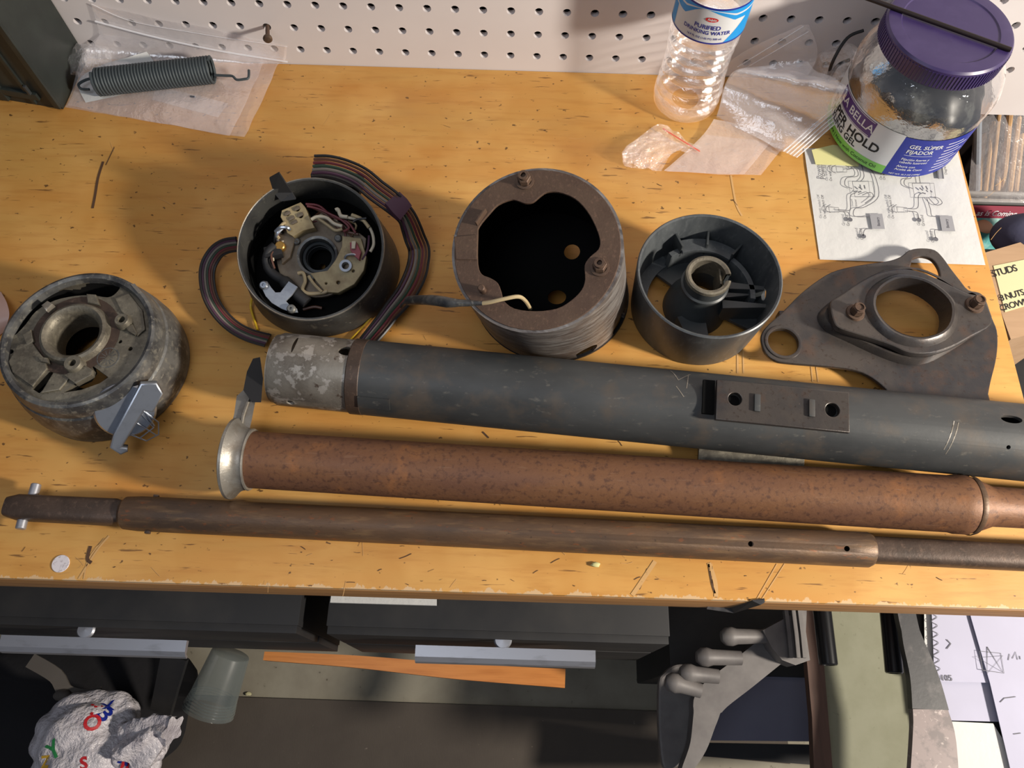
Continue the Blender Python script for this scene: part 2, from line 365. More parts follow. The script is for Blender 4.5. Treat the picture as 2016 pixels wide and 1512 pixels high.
# back wall: studs side plain board above and below, pegboard with real holes in view
g = G(); T_ = .22
X0, X1, NR = -16, 34, 14
zb = .704
for i in range(X0, X1):
    for k in range(NR):
        cx, cz = i, zb + k; N = 12; r = .155
        o_ = []; sq = []
        for j in range(N):
            a = 2 * math.pi * (j + .5) / N; c_, s_ = math.cos(a), math.sin(a); q = .5 / max(abs(c_), abs(s_))
            o_.append((cx + r * c_, 0, cz + r * s_)); sq.append((cx + q * c_, 0, cz + q * s_))
        bk = [(x, T_, z) for x, _, z in o_]
        # corners
        cor = [(cx + .5, 0, cz + .5), (cx - .5, 0, cz + .5), (cx - .5, 0, cz - .5), (cx + .5, 0, cz - .5)]
        vs = o_ + sq + bk + cor; fs = []
        for j in range(N):
            n_ = (j + 1) % N
            fs.append((j, n_, N + n_, N + j)); fs.append((j, 2 * N + j, 2 * N + n_, n_))
        cj = [1, 4, 7, 10]
        for q_, j in enumerate(cj): fs.append((N + j, 3 * N + q_, N + j)) if False else None
        # small corner triangles between neighbouring square samples
        for j in range(N):
            n_ = (j + 1) % N; p, q2 = sq[j], sq[n_]
            if abs(abs(p[0] - cx) - .5) < 1e-6 and abs(abs(q2[2] - cz) - .5) < 1e-6 and abs(abs(q2[0] - cx) - .5) > 1e-6 or abs(abs(p[2] - cz) - .5) < 1e-6 and abs(abs(q2[0] - cx) - .5) < 1e-6 and abs(abs(p[0] - cx) - .5) > 1e-6:
                b_ = min(range(4), key=lambda m: (Vector(cor[m]) - Vector(p)).length + (Vector(cor[m]) - Vector(q2)).length)
                fs.append((N + j, N + n_, 3 * N + b_))
        g.add(vs, [f for f in fs if f])
zt = zb - .5 + NR
g.grid([[(X0 - .5, 0, -1.6), (X1 - .5, 0, -1.6)], [(X0 - .5, 0, zb - .5), (X1 - .5, 0, zb - .5)]])
struct('wall_back', g, PEG, (0, 0, 0), 30)
g = G(); g.box((8, .62, (60 - FLOOR) / 2), (112, .7, 60 + FLOOR)); struct('trim_1', g, PEGB, (0, 0, 0))
g = G(); g.box((8, .14, (zt + 60) / 2), (110, .27, 60 - zt)); g.box((X0 - 20.6, .14, 6), (40.2, .27, 2 * zt)); g.box((X1 + 15, .14, 6), (31, .27, 2 * zt)); struct('trim_2', g, PEG, (0, 0, 0))

# bench slab
BX0, BX1, BY = -26.0, 24.75, -19.87
t = Thing('workbench', 'long workbench with scuffed orange plywood top and chipped front edge', 'workbench', (BX0, BY, 0))
g = G(); g.box(((BX0 + BX1) / 2, (BY - .02) / 2, -.12), (BX1 - BX0, -BY - .02, .24), bev=.04); top = t.part('worktop', g, WOOD)
g = G(); g.box(((BX0 + BX1) / 2, BY + .66, -.87), (BX1 - BX0, 1.34, 1.26), bev=.03); t.part('front_edge_board', g, EDGE)
g = G(); g.box((BX1 - .7, BY / 2 + .6, -.85), (1.3, -BY - 1.6, 1.18), bev=.03); t.part('end_board', g, EDGE)
for lx in (BX0 + 2, 22.2): g = G(); g.box((lx, -3, -FLOOR / 2 - .7), (2.6, 2.6, FLOOR - 1.5), bev=.05); t.part('leg', g, EDGE)
# scuffs, seams and scratches in the top, each a thin sliver a hair above the ply
g = G(); Z = .012
def scr(pts, wd):
    P = catmull([at(x, y, Z) for x, y in pts], 5); g.strip(P, wd)
for x in (1447,): scr([(x - 8, 345), (x + 2, 400), (x + 14, 425)], .07)
scr([(1452, 690), (1452, 735)], .06); scr([(1463, 690), (1464, 735)], .05)
scr([(1597, 722), (1600, 752)], .04); scr([(1607, 722), (1611, 752)], .04)
scr([(215, 1055), (190, 1085), (155, 1140)], .06); scr([(205, 1060), (175, 1100), (165, 1140)], .04)
scr([(1290, 1105), (1260, 1150), (1245, 1172)], .12); scr([(1396, 1108), (1408, 1145), (1410, 1175)], .12)
scr([(1545, 1110), (1500, 1180)], .03); scr([(1530, 1110), (1490, 1180)], .03)
for i in range(46):
    x = rnd.uniform(10, 1990); y = rnd.choice([rnd.uniform(150, 640), rnd.uniform(1065, 1150)]); a = rnd.uniform(-.9, .9) + (math.pi / 2 if rnd.random() < .3 else 0); l = rnd.uniform(8, 40)
    scr([(x, y), (x + l * math.cos(a) * .5, y + l * math.sin(a) * .5 + rnd.uniform(-2, 2)), (x + l * math.cos(a), y + l * math.sin(a))], rnd.uniform(.006, .014))
t.part('scratches', g, DUST, kind='stuff', smooth=0)
g = G()
scr([(203, 318), (193, 350), (187, 385), (182, 410)], .09); scr([(225, 290), (208, 325)], .03)
scr([(178, 1075), (172, 1100), (180, 1108)], .1)
scr([(950, 850), (962, 862)], .05); scr([(1395, 1110), (1402, 1150), (1411, 1176)], .05); scr([(1276, 1120), (1258, 1160)], .06)
for i in range(120):
    x = rnd.uniform(5, 2000); y = rnd.choice([rnd.uniform(150, 640), rnd.uniform(1065, 1150), rnd.uniform(640, 960)]); a = rnd.gauss(0.03, .5); l = rnd.expovariate(1 / 6) + 2
    scr([(x, y), (x + l * math.cos(a) * .5, y + l * math.sin(a) * .5 + rnd.uniform(-1, 1)), (x + l * math.cos(a), y + l * math.sin(a))], rnd.uniform(.008, .024))
t.part('scuffs', g, DARKM, kind='stuff', smooth=0)

# ================================================================== LARGE PARTS ON THE BENCH
# ---- black steering column jacket tube
def axisM(a, b):
    a, b = Vector(a), Vector(b); return frame(a, b - a, (0, 0, 1)), (b - a).length
A = Vector((1.28, -13.58, 1.14)); B = Vector((28.5, -15.62, 1.14))
JM, JL = axisM(A, B)   # local x = up, y = ..., z = along
t = Thing('column_jacket_tube', 'thick black painted steel tube with bare grey left end, behind the rusty tube', 'tube', (12, -14.5, 0))
split = 2.42
g = G(); R_, r_ = 1.14, 1.03
g.lathe([(r_, split), (r_, JL), (R_, JL), (R_, split + .14), (R_ - .03, split + .1), (R_ - .03, split)], 64, JM, closed=True)
jt = t.part('jacket_tube', g, JACKET)
# local directions: angle from local x(up) toward local y
ydir = JM.to_3x3() @ Vector((0, 1, 0)); YS = 1 if ydir.y > 0 else -1
def jp(z, deg, r=R_):   # deg: 0 = top, + = towards the wall
    a = math.radians(deg); return JM @ Vector((r * math.cos(a), YS * r * math.sin(a), z))
def jn(deg):
    a = math.radians(deg); return (JM.to_3x3() @ Vector((math.cos(a), YS * math.sin(a), 0)))
ax = (B - A).normalized()
def zof(px, y=-14.3, h=1.8):
    return (at(px, 760, h) - A).dot(ax)
cut = []
def cutter(z, deg, rx, ry, n=20, depth=.6):
    M = frame(jp(z, deg, R_ - depth / 2), jn(deg), ax); c = G(); c.add([], [])
    c.rings([[(rx * math.cos(2 * math.pi * j / n), ry * math.sin(2 * math.pi * j / n), zz) for j in range(n)] for zz in (0, depth)], (True, True), M=M); return c
boolean(jt, [cutter(zof(1960), 10, .30, .13), cutter(zof(1952), -32, .06, .06), cutter(zof(2010), -12, .07, .12, 4)], t.base)
g = G(); g.lathe([(r_, 0), (r_, split), (R_ - .03, split), (R_ - .03, .2), (R_ - .10, .05), (R_ - .10, 0)], 64, JM, closed=True)
be = t.part('bare_end', g, BARE, label='bare grey metal end stripped of paint')
boolean(be, [cutter(split - .12, 17, .26, .17), cutter(.72, 22, .05, .34), cutter(.7, -84, .12, .12)], t.base)
g = G()   # band where the tube steps down beside the bare end
g.lathe([(R_ - .02, split - .05), (R_ + .012, split - .02), (R_ + .012, split + .34), (R_ - .02, split + .38)], 64, JM)
t.part('collar_band', g, RUST3)
def curvedpad(z0, z1, d0, d1, r0, r1, gg, n=8):
    top_ = [[jp(z, d0 + (d1 - d0) * k / n, r1) for k in range(n + 1)] for z in (z0, z1)]
    bot = [[jp(z, d0 + (d1 - d0) * k / n, r0) for k in range(n + 1)] for z in (z0, z1)]
    gg.grid(top_); gg.grid(bot)
    for a_, b_ in ((0, 0), (1, 1)): gg.grid([top_[a_], bot[b_]])
    gg.grid([[top_[0][0], top_[1][0]], [bot[0][0], bot[1][0]]]); gg.grid([[top_[0][-1], top_[1][-1]], [bot[0][-1], bot[1][-1]]])
g = G(); curvedpad(split + .36, split + 1.3, -72, -52, R_ - .02, R_ + .05, g); t.part('crimp_tab', g, JACKET)
# flat mounting plate with two holes on the upper front of the tube
Pc = (jp(zof(1523), -8, R_) + jn(-8) * .08)
PM = frame(Pc, jn(-8), ax)
hw = (zof(1648) - zof(1399)) / 2
g = G(); g.plate([(-hw, -.58), (hw, -.58), (hw, .58), (-hw, .58)], [circ(-hw + .52, .06, .19), circ(hw - .47, .02, .2)], -.02, .16, .02, PM)
mp_ = t.part('mounting_plate', g, BRKT, label='flat mounting plate with two bolt holes')
for xx in (-hw + 1.13, hw - 1.06):
    g = G(); g.box((xx, 0, .19), (.17, .5, .1), PM, .03); t.part('plate_rib', g, JACKET, mp_)
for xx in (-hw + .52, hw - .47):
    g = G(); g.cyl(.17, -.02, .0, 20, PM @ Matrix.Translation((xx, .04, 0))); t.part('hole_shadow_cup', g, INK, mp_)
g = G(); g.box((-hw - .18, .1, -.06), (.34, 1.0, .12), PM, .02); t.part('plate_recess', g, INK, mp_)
# lower plate sticking out at the front
z0, z1 = zof(1382, h=.4) - .1, zof(1608) + .05
g = G(); cpt = jp((z0 + z1) / 2, -118, R_ + .04); Q = frame((cpt.x, cpt.y, .34), (0, -.25, 1), ax)
g.box((0, -.02, 0), (z1 - z0, .5, .14), Q, .03); t.part('lower_plate', g, ZINC, label='worn bare plate edge below the tube')
g = G()
for (px0, d0, px1, d1) in ((1318, 48, 1330, 22), (1330, 22, 1356, 40), (1352, 40, 1345, 8), (1325, 10, 1340, -6), (1836, -45, 1850, -2), (1842, -52, 1858, -4)):
    g.strip([jp(zof(px0) + (zof(px1) - zof(px0)) * k / 5, d0 + (d1 - d0) * k / 5, R_ + .006) for k in range(6)], .025, jn((d0 + d1) / 2))
t.part('scratches', g, BARE, kind='stuff', smooth=0)
# black spring clip stuck out of the left end
# ---- rusty shift tube with aluminium collar and lever
A2 = Vector((.88, -16.48, 1.12)); B2 = Vector((22.0, -17.12, .84)); SM, SL = axisM(A2, B2)
t = Thing('shift_tube', 'rusty brown speckled steel tube with cast aluminium collar and lever at its left end', 'tube', (11, -16.8, 0))
g = G(); R2 = .82
prof = [(R2 - .12, 0), (R2, .02), (R2, SL - .9), (R2 + .03, SL - .75), (R2 + .03, SL - .4), (R2 - .1, SL), (.58, SL + .35), (.55, SL + 3.5), (.45, SL + 3.5), (.45, 0)]
g.lathe(prof, 56, SM, closed=True); t.part('tube_body', g, RUST)
g = G(); g.lathe([(R2 + .035, SL - .36), (R2 + .05, SL - .3), (R2 + .02, SL - .2)], 56, SM); t.part('crimp_ring', g, RUST2)
g = G(); g.lathe([(.60, -.48), (1.10, -.48), (1.17, -.44), (1.17, -.36), (1.06, -.27), (.95, -.16), (.90, -.04), (.885, .06), (.90, .10), (.88, .14), (.60, .14)], 56, SM, closed=True)
col_ = t.part('collar', g, ALUC, label='flared cast aluminium collar')
# lever arm: rises from the collar toward the wall, ends in a black rubber paddle
g = G(); up_ = .75

armp = [(440, 880), (452, 850), (461, 815), (466, 780), (482, 765), (503, 789), (496, 825), (486, 868)]
g.rings([[at(x, y, 1.2) for x, y in armp], [at(x, y, 1.42) for x, y in armp]], (True, True)); lv = t.part('lever_arm', g, ALUC, label='flat cast lever arm', smooth=20)
g = G(); g.tube([at(470, 868, 1.44), at(478, 820, 1.45), at(490, 785, 1.45)], .05, 6); g2 = G(); t.part('stiffening_rib', g, ALUC, lv)
pad = [(498, 706), (512, 703), (518, 745), (514, 792), (496, 792), (479, 768), (486, 732)]
g = G(); g.rings([[at(x, y, 1.35) for x, y in pad], [at(x, y, 1.70) for x, y in pad]], (True, True)); t.part('rubber_paddle', g, RUBBER, label='black rubber paddle', smooth=20)
# ---- steering shaft in front
A3 = Vector((-7.0, -17.92, .50)); B3 = Vector((18.85, -18.42, .50)); HM, HL = axisM(A3, B3)
t = Thing('steering_shaft', 'long thin rusty steering shaft nearest the front edge with crosspin at left', 'shaft', (8, -18.2, 0))
ux = lambda px: (at(px, 1030, .5) - A3).dot((B3 - A3).normalized())
s1 = ux(238)
g = G(); g.lathe([(.38, s1 - .02), (.40, s1), (.47, s1 + .08), (.5, s1 + .5), (.5, HL - .12), (.44, HL), (.3, HL), (.3, HL - .3), (.3, s1 + .2), (.3, s1)], 40, HM, closed=True)
sh = t.part('sleeve', g, RUST2)
def hcut(px, py, r):
    z = ux(px); M = HM @ Matrix.Translation((0, 0, z)); c = G(); o = HM @ Vector((0, 0, z)); d = (CP - o).normalized(); M = frame(o + d * .3, d, (1, 0, 0)); c.cyl(r, 0, .5, 16, M); return c
boolean(sh, [hcut(1475, 1070, .075), hcut(1661, 1078, .075)], t.base)
g = G()   # flattened left stub
rows = []
for z, hx, hy in ((ux(0), .12, .14), (ux(6), .26, .28), (ux(30), .34, .37), (ux(225), .34, .38), (ux(243), .3, .3)):
    rows.append([Vector(((1 if abs(math.cos(a)) > .01 else 0) * math.copysign(abs(math.cos(a)) ** .55, math.cos(a)) * hx, math.copysign(abs(math.sin(a)) ** .55, math.sin(a)) * hy, z)) for a in [2 * math.pi * (j + .5) / 20 for j in range(20)]])
g.rings(rows, (True, True), M=HM); t.part('flattened_stub', g, RUST3)
for sgn, py in ((1, 960), (-1, 1056)):
    zc = ux(48 if sgn > 0 else 42); o = HM @ Vector((0, 0, zc))
    dirw = Vector((0.02, sgn, 0)).normalized(); g = G()
    g.cyl(.14, .3, .72 if sgn > 0 else .62, 20, frame(o, dirw, (1, 0, 0)), .02)
    t.part('crosspin', g, CHROME if False else ALU, label='worn steel crosspin end')
g = G()
rows = [[Vector((math.copysign(abs(math.cos(a)) ** .7, math.cos(a)) * .36, math.copysign(abs(math.sin(a)) ** .7, math.sin(a)) * .38, z)) for a in [2 * math.pi * (j + .5) / 20 for j in range(20)]] for z in (HL - .35, HL + 9)]
g.rings(rows, (True, True), M=HM); t.part('inner_shaft', g, RUST3)
g = G(); g.box((0, 0, ux(295)), (.12, 1.14, .14), HM, .02); t.part('retaining_pin', g, RUST3)

# ---- rusty canister (column shroud), leaning
cb = Vector((9.68, -9.95, 0)); ct = Vector((9.02, -11.0, 4.15)); cn = (ct - cb).normalized()
t = Thing('column_canister', 'large hollow steel canister with rusty brown flange on top and striated grey sides', 'canister', cb)
def circ3(c, n, r, N=72):
    M = frame(c, n, (1, 0, 0)); return [M @ Vector((r * math.cos(2 * math.pi * j / N), r * math.sin(2 * math.pi * j / N), 0)) for j in range(N)]
def loft(c0, n0, r0, c1, n1, r1, ts, extra=lambda t: 0):
    out = []
    for t_ in ts:
        a = circ3(c0, n0, r0 + extra(t_)); b = circ3(c1, n1, r1 + extra(t_)); out.append([a[i].lerp(b[i], t_) for i in range(72)])
    return out
g = G(); up = Vector((0, 0, 1))
outer = loft(cb, up, 2.58, ct, cn, 2.44, [0, .03, .1, .3, .5, .7, .9, .99])
inner = loft(cb, up, 2.48, ct, cn, 2.34, [.99, .7, .3, 0])
g.rings(outer + inner, closed=True)
sh = t.part('shroud', g, CANS)
cutg = []  # windows added low in the wall to let light in under the plate
for ang, z, r in ((8, .42, .5), (-30, .42, .45), (-65, .4, .4), (60, .45, .5)):
    a = math.radians(ang); d = Vector((math.cos(a), math.sin(a), 0)); c = G(); c.cyl(r, 1.6, 3.4, 20, frame(cb + Vector((0, 0, z)), d, (0, 0, 1))); cutg.append(c)
boolean(sh, cutg, t.base)
g = G(); g.rings(loft(cb, up, 2.47, ct, cn, 2.33, [.97, .2])); t.part('lining', g, INK, label='black inside')  # inner surface in plain black
g = G(); g.rings(loft(cb, up, 2.6, ct, cn, 2.47, [-.0, .035]) + loft(cb, up, 2.5, ct, cn, 2.3, [.03, 0]), closed=True); t.part('base_lip', g, RUBBER)
TM = frame(ct, cn, (1, 0, 0)); TI = TM.inverted()
c3 = crop(2.88, 860, 300)
def tl(x, y, h=0.0):   # px (crop3) -> canister-top local xy
    px, py = c3(x, y); p = TI @ on(px, py, ct + cn * h, cn); return (p.x, p.y)
inn = [(233, 470), (240, 420), (300, 345), (350, 295), (420, 268), (460, 275), (500, 288), (545, 282), (585, 250), (625, 225), (690, 225), (780, 260), (850, 330), (900, 420), (925, 500), (915, 550), (870, 590), (838, 640), (840, 720), (820, 780), (760, 840), (680, 885), (560, 900), (440, 885), (380, 840), (365, 790), (345, 740), (300, 710), (255, 690), (232, 630)]
inn = [(p.x, p.y) for p in catmull([Vector(tl(*q) + (0,)) for q in inn], 3, True)]
g = G(); g.plate(circ(0, 0, 2.36, 72), [inn], -.10, .0, .015, TM)
fl = t.part('top_flange', g, RUSTP, label='rusty brown flange with lobed opening')
g = G(); g.plate([tl(100, 480), tl(232, 470), tl(228, 610), tl(110, 610)], [], .0, .05, .02, TM); t.part('raised_pad', g, RUSTP, fl)
for (x, y, hx) in ((500, 150, True), (925, 640, True)):
    q = tl(x, y + 12); g = G(); M = TM @ Matrix.Translation((q[0], q[1], 0))
    g.cyl(.20, 0, .30, 6, M, .02); g.lathe([(.14, .30), (.14, .42), (.075, .42), (.075, .2)], 20, M)
    g.lathe([(.27, .0), (.27, .05), (.2, .06)], 24, M); t.part('hex_bolt', g, RUSTP, label='rusty hex bolt')
q = tl(262, 785); g = G(); M = TM @ Matrix.Translation((q[0], q[1], 0)); g.cyl(.105, 0, .32, 16, M, .03); t.part('stud', g, RUSTP)
q = tl(255, 375); g = G(); M = TM @ Matrix.Translation((q[0], q[1], .12)) @ Matrix.Rotation(math.radians(58), 4, 'Z'); g.box((0, 0, 0), (.5, .06, .26), M, .02); t.part('bent_tab', g, RUSTP)
BM = frame(cb.lerp(ct, .26), cn, (1, 0, 0)); BI = BM.inverted()
def bl(x, y):
    px, py = c3(x, y); p = BI @ on(px, py, BM.translation, cn); return (p.x, p.y)
h1 = bl(766, 563); h2_ = bl(680, 820)
g = G(); g.plate(circ(0, 0, 2.46, 56), [circ(h1[0], h1[1], .26), circ(h2_[0], h2_[1], .30, ry=.24)], -.05, .0, 0, BM); t.part('added_inner_plate', g, INK)  # added black plate, hides the bench so the canister looks dark inside

# ---- ribbon wires and signal switch housing
hc = Vector((1.97, -9.5, 0))
t = Thing('signal_switch_housing', 'round black cup housing full of ivory switch parts and wires', 'switch housing', hc)
HN = Vector((0, -.3, 1)).normalized(); TIL = frame(Vector((1.97, -9.72, 0)), HN, (1, 0, 0)); TLI = TIL.inverted()
hb0 = Vector((1.97, -9.35, 0)); ht = Vector((1.97, -9.72, 1.9))
def hl(r0, r1, t_): a_ = circ3(hb0, Vector((0, 0, 1)), r0); b_ = circ3(ht, HN, r1); return [a_[i].lerp(b_[i], t_) for i in range(72)]
g = G(); g.rings([hl(2.48, 2.33, 0), hl(2.56, 2.33, .04), hl(2.57, 2.33, .3), hl(2.52, 2.33, .7), hl(2.5, 2.33, .97), hl(2.48, 2.30, 1), hl(2.4, 2.24, 1), hl(2.4, 2.20, .9), hl(2.3, 2.17, .2), hl(2.3, 2.17, 0)], closed=True)
ho = t.part('housing_cup', g, CUPD)
g = G(); g.rings([hl(2.28, 2.165, .55), hl(2.2, 2.1, .22), hl(.1, .1, .2)]); t.part('inner_lining', g, INK)
g = G(); g.rings([hl(2.4, 2.335, .99), hl(2.4, 2.315, 1.008), hl(2.4, 2.29, 1.0)]); t.part('worn_rim', g, ALUC, ho, label='rim worn to bright metal')
c2 = crop(3.78, 380, 300)
def s(x, y, z):
    return on(*c2(x, y), TIL @ Vector((0, 0, z)), HN)
def so(x, y, z): return at(*c2(x, y), z)
def sl(x, y, z): return TLI @ s(x, y, z)
def sp(P, z, z0, gg, holes=(), bev=.02):
    gg.plate([sl(x, y, z)[:2] for x, y in P], [[q for q in circ(*sl(hx, hy, z)[:2], r)] for hx, hy, r in holes], z0, z, bev, TIL)
cen = sl(925, 770, 1.15); cw = s(925, 770, 1.15)
g = G(); g.plate(circ(cen.x, cen.y, 1.35, 40), [circ(cen.x, cen.y, .60, 32)], .85, 1.05, .02, TIL); disc = t.part('switch_disc', g, IVORY2, label='dirty brown metal disc')
g = G(); g.lathe([(.62, 1.05), (.66, 1.12), (.66, 1.18), (.58, 1.16), (.56, .6)], 36, TIL @ Matrix.Translation((cen.x, cen.y, 0))); t.part('bore_ring', g, ZINCD, disc)
g = G(); g.lathe([(.52, .95), (.43, .98), (.41, .5)], 36, TIL @ Matrix.Translation((cen.x, cen.y, 0))); g.lathe([(.57, .9), (.52, .8), (.41, .8)], 36, TIL @ Matrix.Translation((cen.x, cen.y, 0))); t.part('inner_bushing', g, DARKPL, disc)
g = G(); sp([(1110, 620), (1250, 640), (1290, 780), (1270, 880), (1200, 980), (1080, 1045), (985, 1040), (870, 900), (1000, 880), (1060, 800), (1108, 700)], 1.22, .9, g, [(1140, 850, .16), (1080, 968, .06), (990, 975, .04), (1192, 882, .05)])
iv = t.part('ivory_segment', g, IVORY)
mm = TIL @ Matrix.Translation(sl(1140, 850, 1.22)); g = G(); g.lathe([(.2, 0), (.2, .12), (.12, .12), (.12, -.1)], 24, mm); t.part('hazard_pivot', g, CHROME, iv)
g = G(); g.tube(catmull([s(1130, 790, 1.3), s(1145, 765, 1.38), s(1200, 760, 1.38), s(1225, 790, 1.3)], 5), .04); t.part('spring_clip', g, CHROME, iv)
g = G(); sp([(1165, 670), (1215, 665), (1250, 740), (1235, 800), (1200, 770), (1170, 730)], 1.40, 1.22, g); t.part('pink_connector', g, mat('dusty_pink', (150, 70, 80), .5), iv)
g = G(); sp([(1180, 660), (1212, 658), (1205, 715), (1178, 715)], 1.5, 1.40, g); t.part('white_terminal', g, WHITEW, iv)
g = G(); sp([(660, 430), (800, 370), (830, 400), (870, 490), (905, 560), (820, 580), (745, 625), (700, 600), (672, 520), (650, 480)], 1.42, .9, g, [(700, 455, .08), (775, 420, .08), (735, 490, .04), (800, 470, .08)])
blk = t.part('terminal_block', g, IVORY)
for (x, y) in ((705, 455), (775, 418), (800, 465), (755, 520), (735, 490)):
    g = G(); p = sl(x, y, 1.43); g.box((p.x, p.y, 1.44), (.2, .11, .06), TIL, bev=.02, rz=.5); t.part('contact_slot', g, IVORY2, blk)
g = G(); sp([(640, 560), (690, 540), (760, 640), (720, 780), (660, 830), (650, 740), (600, 650)], 1.2, .8, g, [(768, 660, .03)]); t.part('lower_block', g, IVORY2)
g = G(); sp([(1090, 590), (1240, 600), (1290, 640), (1280, 720), (1110, 640)], 1.1, .9, g); t.part('outer_block', g, IVORY2)
g = G(); g.tube(catmull([s(615, 590, 1.5), s(650, 560, 1.62), s(700, 560, 1.6), s(720, 575, 1.5)], 5), .06); g.tube(catmull([s(630, 660, 1.3), s(625, 610, 1.5), s(670, 560, 1.5)], 5), .05); t.part('contact_spring', g, CHROME)
g = G(); p = sl(650, 700, 1.3); g.cyl(.16, 1.1, 1.4, 16, TIL @ Matrix.Translation((p.x, p.y, 0)), .03); t.part('brass_contact', g, BRASS)
for x, y in ((770, 662), (1080, 640), (880, 935)):
    p = sl(x, y, 1.1); g = G(); g.cyl(.12, 1.0, 1.17, 18, TIL @ Matrix.Translation((p.x, p.y, 0)), .03); g.box((p.x, p.y, 1.172), (.15, .03, .02), TIL); t.part('screw', g, ZINCD)
g = G(); g.tube(catmull([s(610, 690, 1.35), s(560, 740, 1.35), s(545, 820, 1.3), s(590, 900, 1.25), s(680, 960, 1.25), s(760, 1040, 1.2), s(850, 1120, 1.15)], 5), [.13] * 12 + [.15] * 8 + [.2] * 11, 16); t.part('black_conduit', g, RUBBER, label='bent black plastic conduit')
g = G(); g.box(tuple(s(600, 745, 1.3)), (.55, .4, .25), bev=.04, rz=.3); t.part('connector_box', g, RUBBER)
g = G(); sp([(498, 985), (520, 958), (550, 960), (580, 1005), (612, 1042), (650, 1040), (712, 958), (778, 1000), (735, 1060), (690, 1105), (730, 1148), (770, 1160), (778, 1190), (735, 1192), (660, 1165), (585, 1120), (540, 1070)], 1.5, 1.42, g, bev=.01)
br = t.part('retainer_bracket', g, SILV, label='pale silver retainer bracket')
for x, y, m_ in ((528, 990, CHROME), (732, 1165, ZINCD)):
    p = sl(x, y, 1.56); g = G(); g.lathe([(.14, -.05), (.14, .04), (.1, .09), (.045, .09), (.03, .03), (0, .03)], 20, TIL @ Matrix.Translation(p)); t.part('bracket_screw', g, m_, br)
# black tab standing up at the back left
g = G(); a0, a1 = s(655, 365, 1.5), s(765, 350, 1.5); b0, b1 = so(568, 195, 2.9), so(640, 155, 3.1); m0, m1 = so(600, 300, 2.3), so(735, 300, 2.2)
for d in (Vector((0, 0, 0)),): g.rings([[a0, a1, a1 + Vector((0, .06, 0)), a0 + Vector((0, .06, 0))], [m0, m1, m1 + Vector((0, .06, 0)), m0 + Vector((0, .06, 0))], [b0, b1, b1 + Vector((0, .06, 0)), b0 + Vector((0, .06, 0))]], (True, True))
t.part('standing_tab', g, RUBBER, label='flat black tab sticking up over the rim')
def wire(P, z, r, m_, nm='wire', lab=None, n=6, s=s):
    zz = z if isinstance(z, (list, tuple)) else [z] * len(P)
    g = G(); g.tube(catmull([s(x, y, h) for (x, y), h in zip(P, zz)], n), r, 8); return t.part(nm, g, m_, None, lab)
wire([(850, 400), (930, 420), (1010, 455), (1100, 500), (1160, 560), (1120, 590)], 1.45, .04, WIRES[2])
wire([(840, 385), (940, 400), (1040, 480), (1150, 520), (1210, 600)], 1.38, .04, WIRES[2])
wire([(880, 500), (920, 480), (990, 485), (1050, 530), (1110, 550)], 1.5, .055, WHITEW)
wire([(930, 490), (1000, 540), (1060, 580), (1110, 570)], 1.42, .05, TANW)
wire([(1090, 480), (1180, 490), (1270, 510), (1330, 590), (1345, 680), (1320, 740)], 1.42, .05, WHITEW)
wire([(1060, 430), (1080, 425), (1100, 470), (1150, 480)], 1.5, .06, WHITEW)
wire([(1180, 465), (1260, 500), (1310, 560)], 1.5, .06, TANW)
wire([(860, 395), (1000, 470), (1090, 570), (1230, 610)], 1.3, .045, WIRES[1])
wire([(1190, 520), (1220, 500), (1290, 490)], 1.55, .04, WIRES[0])
wire([(780, 900), (820, 900), (835, 960), (815, 1020), (860, 1050), (960, 1045), (1000, 1030)], 1.2, .06, TANW)
wire([(860, 920), (900, 980), (960, 1040)], 1.25, .05, TANW)
wire([(640, 640), (620, 600), (660, 540), (690, 520)], 1.45, .05, TANW)
wire([(820, 1170), (900, 1150), (960, 1160)], .9, .05, WIRES[1])
wire([(1310, 620), (1300, 720), (1260, 800)], 1.2, .04, WIRES[5])
for i in range(16):   # tangle of short leads round the top of the disc
    a = math.radians(20 + i * 10 + rnd.uniform(-5, 5)); r0 = rnd.uniform(1.05, 1.35); r1 = rnd.uniform(1.15, 1.6); a1 = a + rnd.uniform(.25, .7)
    pts = [cw + Vector((r0 * math.cos(a), r0 * math.sin(a), .15)), cw + Vector((r1 * math.cos((a + a1) / 2), r1 * math.sin((a + a1) / 2), rnd.uniform(.2, .4))), cw + Vector((r1 * math.cos(a1), r1 * math.sin(a1), .1))]
    g = G(); g.tube(catmull(pts, 5), .035, 6); t.part('wire', g, [WIRES[1], TANW, WIRES[2], WIRES[0], WHITEW][i % 5])
# connector sleeve on the back of the housing
g = G(); p0, p1 = so(880, 180, 1.9), so(1250, 230, 1.7); q0, q1 = so(895, 100, 2.0), so(1240, 195, 1.95)
bar(g, [(p0 + q0) / 2 + Vector((0, .1, -.2)), (p1 + q1) / 2 + Vector((0, 0, -.3))], .55, .5); t.part('harness_connector', g, RUBBER, label='black connector block at the back')
